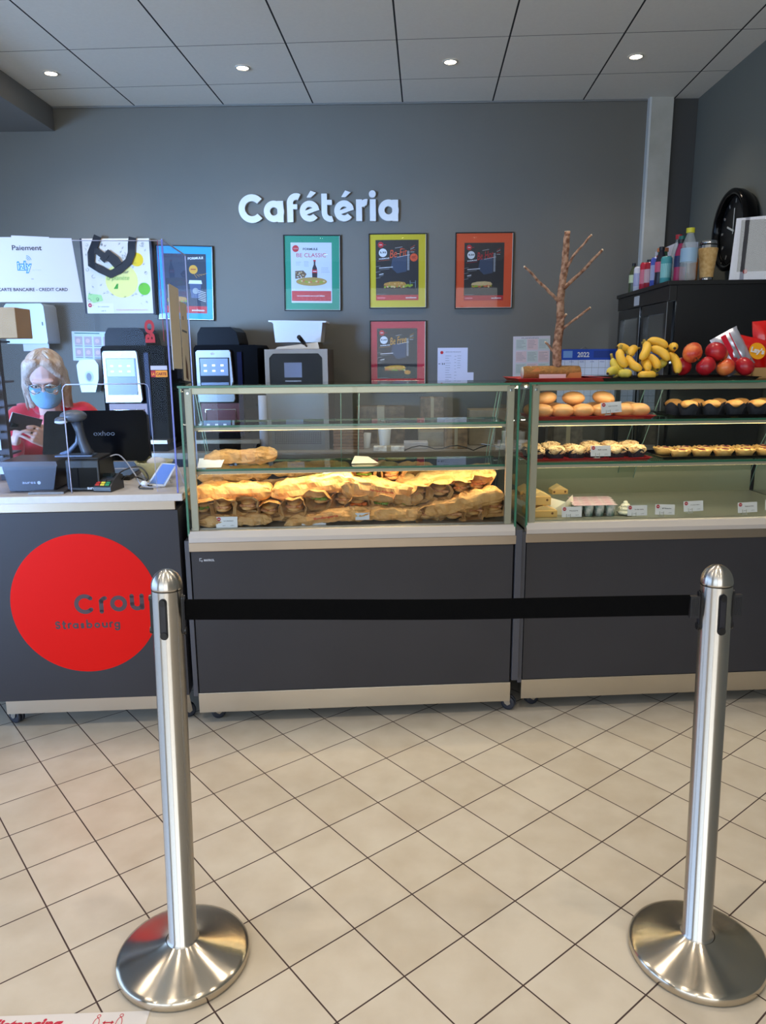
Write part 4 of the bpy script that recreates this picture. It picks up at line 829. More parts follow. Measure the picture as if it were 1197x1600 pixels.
tub = B(P('white_tub', (220, 222, 226), .4)); tub.prism([(.1, .0), (.37, .0), (.385, .125), (.39, .132), (.05, .132), (.06, .12), (.07, .0)], .0, .26); tub.prism([(.03, .132), (.41, .125), (.41, .135), (.03, .142)], -.01, .27)
tag(tub.build('plastic_tub', loc=W(1.43, -.40, BZ+.70), rz=WR, bevel=.004), 'white plastic tub standing on top of the panini grill', 'tub')
b = B(BLACK); b.tube([(0, 0, 0), (-.02, -.08, .035)], .014, 12); b.use(CHROME); b.tube([(.0, 0, 0), (.012, .05, -.02)], .008, 10); b.build('handle', t, loc=(.26, -.02, .695))

# clutter along the back counter, seen through the case
def cup(label, u, v, r, h, mat=None, name='paper_cup', straws=False):
    t = thing(name, label, 'cup', W(u, v, BZ), WR) if straws else None
    b = B(mat or WHITE); b.lathe([(r*.75, 0), (r, h), (r*.93, h), (r*.7, .004), (0, .004)], 20, cap=False)
    if not straws: return tag(b.build(name, loc=W(u, v, BZ), rz=WR), label, 'cup')
    b.build('cup', t); b = B(P('wood_stirrer', (196, 130, 84), .6)); rnd = random.Random(3)
    for i in range(12): a = rnd.random()*TAU; b.tube([(.3*r*math.cos(a), .3*r*math.sin(a), .01), (.95*r*math.cos(a), .95*r*math.sin(a), h*1.25+.02*rnd.random())], .0025, 4)
    b.build('stirrer_bundle', t)
cup('white paper cup full of wooden stirrers, seen through the case top', 2.22, -.42, .045, .14, straws=True)
cup('short stack of white cups left of the stirrer cup', 2.09, -.42, .04, .10)
cup('small white cup by the grill', 1.93, -.45, .03, .06)
b = B(P('brown_stack', (120, 84, 56), .7, var=(30, (150, 108, 74), .2)))
for i in range(7): b.box(0, .2, 0, .2, .022*i, .022*i+.019)
tag(b.build('napkin_stack', loc=W(1.88, -.5, BZ), rz=WR), 'stack of brown napkins behind the case, right of the grill', 'napkins')
b = B(P('amber_tray', (128, 92, 40), .5, var=(30, (90, 62, 30), .2))); b.box(.17, .19, 0, .2, 0, .24); tag(b.build('storage_box', loc=W(1.235, -.50, BZ), rz=WR), 'brown storage box between the second coffee machine and the grill', 'box')
b = B(P('blue_white_sleeve', (200, 206, 232), .5)); b.lathe([(.028, 0), (.028, .36), (0, .36)], 16); tag(b.build('cup_sleeve_stack', loc=W(1.42, -.52, BZ), rz=WR), 'tall pale stack of cups at the left side of the grill', 'cups')
for i, (u, v, w_, d_, h, c, lab) in enumerate(((2.45, -.35, .3, .22, .1, (150, 140, 122), 'low beige box on the back counter beneath the crimson poster'), (2.80, -.3, .34, .2, .24, (146, 132, 112), 'wide beige carton beneath the white notice'), (3.2, -.42, .1, .1, .13, (40, 36, 36), 'dark canister at the right end of the back counter'), (2.98, -.56, .2, .14, .05, (210, 206, 214), 'white paper pad in front of the beige carton'), (2.35, -.5, .16, .12, .045, (180, 176, 182), 'grey white pad beside the stirrer cup'))):
    b = B(P('clutter_%d' % i, c, .6, var=(16, tuple(min(255, int(k_*1.15)) for k_ in c), .2))); b.box(0, w_, 0, d_, 0, h); tag(b.build(['carton', 'carton', 'canister', 'paper_pad', 'paper_pad'][i], loc=W(u, v, BZ), rz=WR, bevel=.004), lab, ['box', 'box', 'canister', 'paper', 'paper'][i])
b = B(BLACK); b.tube([(.05*i, .01*math.sin(i*1.3), .004+.03*abs(math.sin(i*.7))) for i in range(16)], .004, 6); tag(b.build('cable', loc=W(2.35, -.6, BZ), rz=WR), 'black cable lying along the edge of the back counter', 'cable')
b = B(P('pale_cable', (170, 176, 196), .4)); b.tube([(.05*i, .01*math.cos(i*1.1), .005+.04*abs(math.cos(i*.5))) for i in range(10)], .004, 6); tag(b.build('cable', loc=W(2.85, -.62, BZ), rz=WR), 'white cable curving over the back counter, right of the black one', 'cable')

# more things standing on the back counter and low against the wall
for u, v, w_, d_, h, c, nm, lab, cat in (
  (2.62, -.5, .15, .12, .20, (116, 92, 66), 'carton', 'narrow brown carton on the back counter under the white notice', 'box'),
  (2.47, -.2, .16, .14, .32, (104, 88, 70), 'carton', 'tall brown carton against the wall under the crimson poster', 'box'),
  (3.38, -.3, .2, .2, .2, (92, 84, 74), 'carton', 'grey brown carton at the right part of the back counter', 'box'),
  (2.02, -.18, .34, .12, .26, (96, 80, 60), 'carton', 'wide brown carton behind the cups, against the wall', 'box'),
  (2.15, -.62, .2, .08, .03, (206, 196, 190), 'paper_pad', 'thin pale pad at the front edge of the back counter', 'paper')):
    b = B(P('stock_%d' % int(u*100), c, .65, var=(22, tuple(min(255, int(k_*1.35)) for k_ in c), .12))); b.box(0, w_, 0, d_, 0, h); b.use(P('carton_tape', (176, 160, 130), .5)); b.box(w_*.42, w_*.58, -.0006, d_+.0006, h*.0, h+.0008)
    tag(b.build(nm, loc=W(u, v, BZ), rz=WR, bevel=.003), lab, cat)

# ---------------------------------------------------------------- bagged sandwiches
def bag_mesh(b, L, w_, h, seed, n=30, m=22, end='flat', bend=0.0):
    vs = []; fs = []; off = Vector((seed*3.7, seed*1.3, seed*2.1))
    for i in range(n+1):
        f = i/n; x = (f-.5)*L
        e0 = min(1, f/.16); e1 = min(1, (1-f)/.2)
        k = math.sqrt(max(0, 1-(1-e0)**2))*.85+.15*e0; k2 = (math.sqrt(max(0, 1-(1-e1)**2))*.8+.2)
        hh = h*(.10+.90*min(k, k2)); ww = w_*(1.02 if min(e0, e1) < 1 else .96)
        if end == 'pinch': ww = w_*(.5+.5*min(k, k2))
        for j in range(m):
            t = TAU*j/m; c, s_ = math.cos(t), math.sin(t)
            p = .62; y = abs(c)**p*math.copysign(1, c)*ww/2*1.08; z = abs(s_)**p*math.copysign(1, s_)*hh/2*1.22
            q = Vector((x*26, y*30, z*30))+off
            d = noise.noise(q*.6)*.010+noise.noise(q*1.5)*.006-abs(noise.noise(Vector((x*14+seed*2, y*60, z*46))))*.017-abs(noise.noise(Vector((x*34+y*40, z*40, seed))))*.006
            y += c*d; z += s_*d*(1.2 if hh > h*.5 else .4)
            vs.append((x+noise.noise(q*1.7)*.003, y, z+bend*x*x*8))
    for i in range(n):
        for j in range(m): k = (j+1) % m; fs.append((i*m+j, i*m+k, (i+1)*m+k, (i+1)*m+j))
    fs.append(tuple(reversed(range(m)))); fs.append(tuple(n*m+j for j in range(m)))
    b.add(vs, fs, False)
RD = P('bag_red_print', (190, 60, 40), .7); STK = P('pale_sticker', (206, 212, 230), .6)
CRUST = P('baguette_crust', (196, 128, 58), .55, var=(30, (226, 176, 110), .2), bump=(60, .3)); LETT = P('lettuce', (138, 170, 46), .6, var=(40, (96, 134, 36), .2)); CARR = P('grated_carrot', (226, 110, 30), .6); MEAT = P('filling_meat', (196, 120, 80), .6, var=(50, (226, 170, 120), .2))
def sandwich(label, kind, px, loc, rz, tilt=0, L=.29, w_=.095, h=.06, seed=1, roll=0, mark=None):
    t = thing('bagged_sandwich', label, 'sandwich', loc, group='bagged sandwiches in the display case', rot=(roll, -tilt, rz))
    b = B([KRAFT, KRAFT2][seed % 2]); bag_mesh(b, L, w_, h, seed, bend=.02*((seed % 3)-1)); b.build('paper_bag', t)
    if mark == 'print':
        p = B(RD); p.text('Fabrique Artisanale' if seed % 2 else 'Boulangerie', -.05, -.002, .095, .011, -w_/2-.0075, bold=.03); p.build('bag_print', t)
    if mark == 'sticker': p = B(STK); p.rect(-L*.33, -L*.33+.055, -.014, .014, -w_/2-.008); p.text('jambon', -L*.33+.006, -.002, .03, .006, -w_/2-.0085, LETT); p.build('sticker', t)
    if mark == 'window':
        p = B(P('thin_paper_window', (230, 214, 150), .5, var=(40, (190, 196, 96), .2))); vs = []
        for i in range(9):
            for j in range(3): x = -.08+.02*i; vs.append((x, -w_*.25+j*w_*.2, h/2+.006-.004*abs(j-1)))
        p.add(vs, [(i*3+j, i*3+3+j, i*3+4+j, i*3+1+j) for i in range(8) for j in range(2)]); p.use(STK); p.box(.05, .105, -w_*.3, w_*.0, h/2+.0065, h/2+.0075); p.build('window_strip', t)
    return t
def open_end(label, loc, rz, tilt, seed, fill='meat', L=.2, w_=.094, h=.074, flap=True):
    """bag seen end-on: an open paper mouth with the bread inside; the mouth looks along -y"""
    t = thing('bagged_sandwich', label, 'sandwich', loc, group='bagged sandwiches in the display case', rot=(tilt, 0, rz))
    rnd = random.Random(seed*11+3); m = 16; n = 9
    ang = [TAU*j/m for j in range(m)]; rad = [(1+.34*rnd.random()-.14) for _ in ang]
    b = B([KRAFT2, KRAFT][seed % 2]); vs = []; fs = []
    for i in range(n+1):
        y = -.02+i*L/n; k = 1.08 if i == 0 else (.9+.08*math.sin(i*1.9+seed))*(1 if i < n-1 else .4)
        for j, a in enumerate(ang):
            p = .7; r = rad[j] if i < 3 else 1+.05*noise.noise(Vector((i*.9, j*.7, seed)))
            vs.append((abs(math.cos(a))**p*math.copysign(1, math.cos(a))*w_/2*k*r, y+(.012*rnd.random()-.02*(math.sin(a) > .3)*flap if i == 0 else 0), abs(math.sin(a))**p*math.copysign(1, math.sin(a))*h/2*k*r))
    for i in range(n):
        for j in range(m): k = (j+1) % m; fs.append((i*m+j, i*m+k, (i+1)*m+k, (i+1)*m+j))
    fs.append(tuple(n*m+j for j in range(m))); b.add(vs, fs, False); o = b.build('paper_bag', t)
    o.modifiers.new('thickness', 'SOLIDIFY').thickness = .0008
    b = B(CRUST); bump_ = lambda d: 1+.06*noise.noise(d*3+Vector((seed, 0, 0)))
    b.ball((0, .05, h*.14), (w_*.36, .06, h*.2), disp=bump_); b.ball((0, .05, -h*.16), (w_*.36, .058, h*.19), disp=bump_); b.build('bread', t)
    b = B({'meat': MEAT, 'leaf': LETT, 'carrot': CARR}[fill])
    for i in range(12): b.ball((w_*(.3-.6*rnd.random()), .0+.02*rnd.random(), h*.06*(rnd.random()-.5)), (.008+.006*rnd.random(), .012, .004+.003*rnd.random()), nu=7, nv=5)
    b.build('filling', t); return t
lay = [  # u, v, z, tilt deg, yaw deg, L, w, h, mark, label
 (.165, .075, .834, 1, 0, .30, .08, .040, None, 'flat kraft sandwich bag at the bottom left corner of the case, under the open bags'),
 (.155, .13, .937, 1, -2, .32, .11, .066, None, 'long smooth kraft sandwich bag at the left, directly on the two open bags'),
 (.15, .30, .985, 2, 4, .30, .12, .06, None, 'creased kraft sandwich bag at the back of the upper left pile'),
 (.475, .13, .955, 9, -3, .34, .11, .075, 'window', 'big kraft sandwich bag with clear strip and label, sloping up in the centre left'),
 (.44, .32, .995, 2, 3, .30, .11, .05, None, 'kraft sandwich bag lying behind the big windowed bag'),
 (.53, .085, .842, 8, -2, .34, .10, .05, 'print', 'pale sandwich bag with red print at the bottom, left of the centre'),
 (.745, .115, .935, -9, 3, .33, .11, .078, 'print', 'plump sandwich bag with red print in the centre, sloping down to the right'),
 (.745, .085, .846, 0, 1, .32, .09, .056, 'sticker', 'flat grey brown sandwich bag with a white sticker, at the bottom centre'),
 (1.045, .17, .975, 8, -3, .34, .11, .066, None, 'kraft sandwich bag highest on the right pile, sloping up to the right'),
 (1.07, .075, .888, 13, -2, .32, .10, .060, None, 'crumpled kraft sandwich bag crossing the lower right pile, sloping up'),
 (.86, .32, .985, -3, 6, .28, .10, .05, None, 'kraft sandwich bag at the back, between the centre and the right pile'),
 (1.05, .32, .92, 3, -5, .3, .12, .06, None, 'kraft sandwich bag hidden deep behind the right pile'),
 (.6, .35, .90, 3, 2, .3, .14, .09, None, 'kraft sandwich bag deep behind the centre pile'),
 (.33, .15, .838, -1, 1, .30, .10, .05, None, 'kraft sandwich bag at the bottom behind the price card, half covered'),
 (.92, .13, .838, 2, -2, .32, .10, .05, None, 'kraft sandwich bag at the bottom, behind the small open bags on the right'),
 (1.10, .15, .842, -2, 3, .28, .10, .05, None, 'kraft sandwich bag at the bottom right, beneath the crossing bag'),
 (.3, .36, .89, 3, 2, .32, .14, .09, None, 'kraft sandwich bag deep behind the left pile'),
]
for i, (u, v, z, ti, ya, L, w_, h, mk, lab) in enumerate(lay):
    sandwich(lab, 0, 0, K(u, v, z), KR+R(ya), R(ti), L, w_, h, i+1, mark=mk)
sandwich('single kraft sandwich bag on the glass shelf at the left', 0, 0, K(.19, .17, 1.072), KR+R(3), R(3), .29, .10, .052, 31)
ends = [ # u, v, z, yaw, tilt, seed, fill, label
 (.05, .07, .885, 25, 12, 1, 'leaf', 'open sandwich bag leaning in the left corner of the case, lettuce showing'),
 (.125, .07, .885, 6, 4, 2, 'meat', 'open sandwich bag facing out, second from the left under the long smooth bag'),
 (.215, .08, .888, -10, 3, 3, 'meat', 'open sandwich bag facing out, under the right end of the long smooth bag'),
 (.305, .07, .87, 4, 4, 4, 'meat', 'open sandwich bag with rounded mouth, left under the big windowed bag'),
 (.40, .07, .882, -6, 4, 5, 'meat', 'open sandwich bag with a folded white flap, under the middle of the windowed bag'),
 (.50, .09, .908, -14, 6, 6, 'leaf', 'open sandwich with lettuce, under the right end of the windowed bag'),
 (.60, .10, .90, -6, 3, 7, 'meat', 'seeded bread end poking out between the windowed bag and the plump bag'),
 (.60, .16, .985, 6, 3, 8, 'meat', 'seeded roll end high up, left above the plump printed bag'),
 (.685, .17, .99, -4, 3, 9, 'leaf', 'roll end high up, above the middle of the plump printed bag'),
 (.80, .17, .985, 5, 3, 10, 'meat', 'roll end high up, above the right part of the plump printed bag'),
 (.655, .08, .885, 8, 3, 11, 'carrot', 'open sandwich with grated carrot, under the plump printed bag'),
 (.745, .09, .884, -4, 3, 12, 'leaf', 'open sandwich with green leaves, under the middle of the plump bag'),
 (.83, .09, .884, 3, 3, 13, 'leaf', 'open sandwich with rocket, right under the plump bag'),
 (.90, .08, .925, 20, 10, 14, 'meat', 'pointed open sandwich bag at the joint of the centre and right piles'),
 (.98, .09, .93, -8, 6, 15, 'meat', 'open sandwich bag with shiny mouth, under the highest right bag'),
 (1.065, .10, .94, -14, 8, 16, 'meat', 'open sandwich bag with white flap, in the middle of the right pile'),
 (1.14, .11, .952, 10, 4, 17, 'meat', 'rounded paper bag end high at the right of the right pile'),
 (.93, .07, .842, 14, 4, 18, 'meat', 'small open bag at the bottom, right of the stickered bag'),
 (1.03, .07, .838, -12, 3, 19, 'meat', 'open bag at the bottom beneath the crumpled sloping bag'),
 (1.12, .08, .85, 6, 3, 20, 'meat', 'pale paper flap bag at the bottom, near the right corner'),
 (1.20, .09, .862, -12, 4, 21, 'meat', 'folded open bag in the right bottom corner of the case'),
]
for (u, v, z, ya, ti, sd, fl, lab) in ends: open_end(lab, K(u, v, z), KR+R(ya), R(ti), sd, fl)
b = B(CREAM); b.add([(0, 0, 0), (.11, .0, 0), (.07, .05, .02), (.015, .04, .025)], [(0, 1, 2, 3)]); tag(b.build('paper_napkin', loc=K(.63, .12, 1.0425), rz=KR), 'folded cream paper on the lower glass shelf, centre of the case', 'paper')
b = B(PAPER); b.add([(0, 0, 0), (.09, .0, .0), (.10, .06, .03), (.0, .05, .03)], [(0, 1, 2, 3)]); tag(b.build('paper_napkin', loc=K(.035, .07, 1.043), rz=KR), 'folded white paper on the lower glass shelf, left corner', 'paper')

# price cards
def price_card(label, frame, u, v, z, text, rz=0, roll=0, w_=.082, h=.042, holder=True):
    t = thing('price_card', label, 'price card', frame(u, v, z), 0, 'small price cards in the display cases', rot=(R(-8), R(roll), KR+R(rz)))
    b = B(P('card_white', (226, 224, 230), .6)); b.box(0, w_, 0, .001, 0, h); b.disc(.011, h-.009, .0075, -.0006, P('card_red', (176, 26, 44), .6), 16); b.rect(.0065, .0155, h-.0098, h-.0082, -.001, WHITE)
    b.text(text, w_*.36, h*.56, w_*.45, .0045, -.0008, INK, .02); b.text('0,90 €', w_*.3, .006, .011, .004, -.0008, INK); b.text('1,20 €', w_*.68, .006, .013, .004, -.0008, INK); b.build('card', t)
    if holder:
        b = B(P('clear_holder', (200, 200, 190), .25, alpha=.75)); b.box(w_*.22, w_*.24, -.002, 0, -.004, .013); b.box(w_*.42, w_*.44, -.002, 0, -.004, .013); b.box(w_*.2, w_*.46, -.002, .012, -.008, -.004); b.build('holder', t)
    return t
price_card('price card at the left of the sandwich case, on the front rail', K, .10, .035, .812, 'Le classique', holder=False)
price_card('price card half sunk behind the front rail, centre left of the sandwich case', K, .43, .045, .796, 'Le veggie', holder=False, w_=.095)

# ---------------------------------------------------------------- second case: breads, muffins, tarts
def tray(label, frame, u, v, z, w_, d_, mat, name='serving_tray'):
    b = B(mat); n = .012
    b.box(.012, w_-.012, .012, d_-.012, 0, .003)
    vs = []
    for (i, z_) in ((.012, 0), (0, .014), (-.006, .014), (-.006, .0125), (-.0015, .0125), (.0105, -.0)):
        vs += [(i, i, z_), (w_-i, i, z_), (w_-i, d_-i, z_), (i, d_-i, z_)]
    fs = [(k*4+j, k*4+(j+1) % 4, (k+1)*4+(j+1) % 4, (k+1)*4+j) for k in range(5) for j in range(4)]
    b.add(vs, fs); return tag(b.build(name, loc=frame(u, v, z), rz=KR), label, 'tray')
S1, S2 = 1.2075, 1.0405
tray('crimson tray under the oval buns on the top glass shelf', K2, .03, .06, S1, .49, .20, REDT)
tray('crimson tray under the crumble muffins on the lower glass shelf', K2, .015, .06, S2, .50, .20, REDT)
tray('black tray under the fruit tarts on the lower glass shelf', K2, .565, .06, S2, .62, .22, BLACKG)
tray('dark tray under the black-cased pastries on the top glass shelf', K2, .60, .06, S1, .55, .20, BLACKG)
BUN = P('bun_crust', (206, 142, 78), .45, var=(9, (226, 172, 110), .3), bump=(30, .1))
def bun_mesh():
    b = B(BUN); b.ball((0, 0, .027), (.047, .04, .028), nu=22, nv=14, disp=lambda d: 1+.03*noise.noise(d*2)-.04*max(0, .12-abs(d.y))*(d.z > .2)); return b
rnd = random.Random(4)
proto = None
rows = [('front row', .012, .0, 6), ('back row', .10, .0, 6)]
def put_bun(u, v, z, lab, rz=0, roll=0, s_=1):
    global proto
    if proto is None:
        proto = bun_mesh().build('oval_bun'); tag(proto, lab, 'bread', 'oval buns on the top shelf of the right case'); proto.location = K2(u, v, z); proto.rotation_euler = (0, R(roll), KR+rz); return
    dup(proto, K2(u, v, z), lab, rot=(0, R(roll), KR+rz), scale=s_)
for i in range(6): put_bun(.075+.083*i-.02*(i > 4), .105, S1+.006, 'oval golden bun, %s from the left in the front row on the crimson tray' % ORD[i], rnd.uniform(-.3, .3))
for i in range(6): put_bun(.07+.083*i-.02*(i > 4), .195, S1+.006, 'oval golden bun, %s from the left in the back row on the crimson tray' % ORD[i], rnd.uniform(-.3, .3))
for i, u in enumerate((.105, .215, .335)): put_bun(u, .15, S1+.054, 'oval golden bun lying on top of the bun rows, %s' % ('leftmost', 'middle one', 'rightmost')[i], rnd.uniform(-.4, .4), (-10, 2, 12)[i], .97)
CRB = P('crumble', (196, 150, 96), .7, var=(60, (236, 208, 160), .18), bump=(90, .6)); CASEP = P('black_paper_case', (34, 36, 48), .7)
def muffin(lab, u, v, first=[None], s_=1):
    if first[0] is None:
        t = thing('crumble_muffin', lab, 'muffin', K2(u, v, S2+.003), KR, 'crumble muffins on the crimson tray')
        b = B(CASEP); vs = []
        n = 40; prof = [(.026, 0), (.034, .022), (.04, .034)]
        b.lathe(prof, n, smooth=False, cap=False); b.lathe([(0, .001), (.026, .001)], n, cap=False)
        for i in range(len(b.v)): 
            k = i % n
            if b.v[i].z > .03: b.v[i].z += .010*math.cos(k*TAU/n*4)
            if k % 2: b.v[i].x *= .96; b.v[i].y *= .96
        b.build('paper_case', t)
        b = B(CRB); b.ball((0, 0, .036), (.038, .038, .02), nu=26, nv=16, disp=lambda d: 1+.16*noise.noise(d*6)+.1*noise.noise(d*13)); r2 = random.Random(2)
        for i in range(46):
            a, r_ = r2.random()*TAU, math.sqrt(r2.random())*.034; s3 = .003+.003*r2.random(); b.ball((r_*math.cos(a), r_*math.sin(a), .037+.018*math.sqrt(max(0, 1-(r_/.038)**2))), (s3*1.3, s3, s3*.8), nu=6, nv=4)
        b.build('crumble_top', t); first[0] = t; return t
    return dup(first[0], K2(u, v, S2+.003), lab, rz=KR+random.random()*6, scale=s_)
for i in range(6): muffin('crumble muffin in black case, %s from the left in the front row' % ORD[i], .055+.083*i, .1, s_=1.02)
for i in range(6): muffin('crumble muffin in black case, %s from the left in the back row' % ORD[i], .06+.083*i, .19, s_=(1.12 if i != 2 else .95))
TC = P('tart_pastry', (226, 184, 112), .6, var=(30, (206, 156, 84), .25)); TF = P('tart_custard', (240, 210, 140), .4, var=(26, (226, 186, 100), .2)); TB = P('tart_berry', (120, 24, 40), .3)
def tart(lab, u, v, first=[None]):
    if first[0] is None:
        t = thing('fruit_tart', lab, 'tart', K2(u, v, S2+.004), KR, 'fruit tarts on the black tray'); n = 28
        b = B(TC); vs0 = len(b.v); b.lathe([(0, 0), (.028, 0), (.034, .014), (.042, .029), (.040, .031), (.036, .026), (.03, .022)], n, smooth=True, cap=False)
        for i in range(len(b.v)):
            if b.v[i].z > .02: k = i % n; b.v[i].x *= 1+.035*math.cos(k*TAU/n*9); b.v[i].y *= 1+.035*math.cos(k*TAU/n*9); b.v[i].z += .0025*math.sin(k*2.2)
        b.build('pastry_shell', t); b = B(TF); b.ball((0, 0, .023), (.0355, .0355, .010), disp=lambda d: 1+.1*noise.noise(d*4)); b.build('custard', t)
        b = B(TB); b.ball((.004, -.008, .031), (.017, .013, .004), nu=12, nv=6, disp=lambda d: 1+.3*noise.noise(d*3)); b.ball((-.016, .006, .031), (.008, .006, .003), nu=10, nv=6); b.build('berry_filling', t); first[0] = t; return t
    return dup(first[0], K2(u, v, S2+.004), lab, rz=KR+random.uniform(-1, 1))
for i in range(6): tart('fruit tart, %s from the left in the front row of the black tray' % ORD[i], .66+.092*i, .115)
for i in range(7): tart('fruit tart, %s from the left in the back row of the black tray' % ORD[i], .63+.088*i, .205)
def pastry(lab, u, v, first=[None]):
    if first[0] is None:
        t = thing('cased_pastry', lab, 'pastry', K2(u, v, S1+.004), KR, 'pastries in tall black paper cases'); n = 40
        b = B(CASEP); b.lathe([(.027, 0), (.036, .03), (.042, .045)], n, smooth=False, cap=False)
        for i in range(len(b.v)):
            k = i % n
            if b.v[i].z > .04: b.v[i].z += .009*math.cos(k*TAU/n*4)
        b.build('paper_case', t); b = B(P('golden_cake', (222, 160, 80), .55, var=(20, (196, 130, 60), .2), bump=(60, .3))); b.ball((0, 0, .046), (.036, .036, .02), disp=lambda d: 1+.07*noise.noise(d*3)); b.build('cake', t); first[0] = t; return t
    return dup(first[0], K2(u, v, S1+.004), lab, rz=KR+random.random()*3)
for i in range(5): pastry('golden cake in tall black case, %s from the left in the front row' % ORD[i], .68+.096*i, .11)
for i in range(5): pastry('golden cake in tall black case, %s from the left in the back row' % ORD[i], .66+.096*i, .2)
price_card('tilted price card in front of the oval buns', K2, .30, .052, S1+.024, 'Pain burger', 0, -4)
price_card('price card on a clear foot before the crumble muffins', K2, .265, .052, S2+.022, 'Muffin crumble')
price_card('price card on a clear foot at the right end of the tarts', K2, 1.0, .052, S2+.026, 'Tartelette fruits rouges')
DZ = .8125
for i, (u, tx, r_, ro, dz) in enumerate(((.158, 'Yaourt', 0, 0, 0), (.43, 'Le duo tarte', 0, 0, 0), (.545, 'Flan', 0, 2, .003), (.665, 'Fromage blanc', 0, -2, .012), (.895, 'Salade de fruits', 0, -2, .002), (1.01, 'Compote', 0, 0, .012))):
    price_card('price card on the bottom edge of the right case, %s from the left' % ORD[i], K2, u, .05, DZ+.004+dz, tx, r_, ro, holder=True)
def kbox(lab, u, v, z, w_, d_, h, rz=0, holes=True):
    t = thing('kraft_pastry_box', lab, 'box', K2(u, v, z), KR+R(rz)); b = B(WOODK); b.box(0, w_, 0, d_, 0, h); b.build('body', t, bevel=.002)
    b = B(P('box_hole', (120, 80, 40), .8)); b.disc(w_*.12, h*.55, .005, -.0008, n=12); b.disc(w_*.82, h*.6, .005, -.0008, n=12); b.build('vent_holes', t)
    b = B(P('pale_kraft_lid', (232, 196, 128), .55)); b.prism([(0, h), (w_, h), (w_*.5, h+.02)], .004, d_-.004); b.build('lid', t)
kbox('lowest kraft pastry box in the left corner of the right case', .03, .07, DZ, .115, .12, .028)
kbox('kraft pastry box stacked on the lowest one', .03, .08, DZ+.049, .09, .11, .036)
kbox('kraft pastry box at the rear of the left corner, topmost', .02, .19, DZ+.05, .08, .1, .035)
kbox('small kraft box behind the yogurt pots', .19, .3, DZ+.05, .07, .06, .02)
b = B(P('kraft_pale_card', (238, 232, 206), .6)); b.add([(0, 0, 0), (.075, -.02, 0), (.075, -.02, .055), (0, .03, .072)], [(0, 1, 2, 3)]); b.add([(.075, -.02, 0), (.13, .03, 0), (.12, .03, .075), (.075, -.02, .055)], [(0, 1, 2, 3)]); tag(b.build('open_carton', loc=K2(.115, .13, DZ), rz=KR), 'opened cream carton flap between the kraft boxes and yogurt pots', 'carton')
YC = P('yogurt_pot_print', (226, 220, 214), .4, var=(46, (120, 150, 140), .12)); YL = P('yogurt_lid_pink', (240, 176, 190), .35, var=(50, (246, 236, 226), .12), scl=(1, 3, 1))
first = None; k = 0
for r_ in range(4):
    for c_ in range(4):
        u, v = .235+.045*c_+.01*r_, .085+.048*r_; lab = 'yogurt pot with pink striped foil lid, %s from the left in the %s row' % (ORD[c_], ('front', 'second', 'third', 'back')[r_])
        if first is None:
            first = thing('yogurt_pot', lab, 'yogurt', K2(u, v, DZ), KR, 'yogurt pots with pink striped lids'); b = B(YC); b.lathe([(.015, 0), (.0205, .045), (.0205, .047)], 20); b.build('pot', first); b = B(YL); b.box(-.022, .022, -.022, .022, .047, .0485); b.build('foil_lid', first, bevel=.0005)
        else: dup(first, K2(u, v, DZ), lab, rz=KR)
b = B(P('meringue_white', (240, 234, 206), .7, var=(90, (240, 234, 206), .2))); 
for i, (r_, z) in enumerate(((.032, .012), (.026, .026), (.018, .038), (.009, .048))): b.ball((0, 0, z), (r_, r_, .012), disp=lambda d: 1+.08*math.cos(math.atan2(d.y, d.x)*7))
b.use(P('vanilla_speck', (90, 70, 50), .7)); r2 = random.Random(6)
for i in range(26): a = PI+r2.random()*PI; z = .012+.03*r2.random(); rr_ = .036-.55*(z-.01); b.ball((rr_*math.cos(a), rr_*math.sin(a), z), .0013, nu=5, nv=4)
tag(b.build('meringue', loc=K2(.455-.02, .09, DZ), rz=KR), 'speckled cream meringue between the yogurt pots and price cards', 'meringue')

# ---------------------------------------------------------------- on top of the right case
TT = 1.3585
tray('shallow red tray with the decorative branch stand, on top of the display case', K, 1.27, .03, TT, .36, .24, REDT)
t = thing('branch_stand', 'bare branch standing upright in a short log, on the red tray', 'branch decoration', K(1.466, .17, TT+.0035), KR)
BARK = P('rough_bark', (112, 74, 54), .85, var=(55, (176, 140, 116), .12), bump=(70, .8), scl=(1, 1, 1)); BARKL = P('log_bark', (134, 100, 56), .9, var=(30, (170, 120, 66), .2), bump=(60, .8)); CUT = P('fresh_cut_wood', (216, 196, 168), .7)
def knobbly(pts, r0, r1, b, n=12, seed=0, sub=6):
    q = []; rs = []; P_ = [Vector(p) for p in pts]
    for i in range(len(P_)-1):
        for k_ in range(sub): f = k_/sub; p = P_[i].lerp(P_[i+1], f); g = (i+f)/(len(P_)-1); q.append(p+Vector((noise.noise(p*30+Vector((seed, 0, 0))), noise.noise(p*30+Vector((0, seed, 0))), 0))*.004); rs.append((r0+(r1-r0)*g)*(1+.12*noise.noise(p*70)))
    q.append(P_[-1]); rs.append(r1); b.tube(q, rs, n)
b = B(BARKL); b.T = Matrix.Rotation(R(90), 4, 'Y'); b.lathe([(.0, -.145), (.024, -.145), (.027, -.13), (.0275, .05), (.026, .085), (.024, .088), (0, .088)], 20, (-.0275, 0, 0)); b.use(P('white_cut_end', (206, 208, 200), .7)); b.lathe([(.0, -.1465), (.0235, -.1465), (.0265, -.128), (.0268, -.112)], 20, (-.0278, 0, 0), cap=False)
b.use(P('orange_split_wood', (206, 136, 76), .7)); b.T = Matrix(); b.poly([(.02, .001), (.088, .001), (.088, .030), (.04, .026)], -.0282); b.poly([(-.115, .034), (-.09, .050), (-.075, .038), (-.1, .02)], -.0262); b.build('log', t)
px = lambda x, y, dv=0: ((x-871)*.00253, dv, 1.923-(y-365)*.00245-TT-.0035)
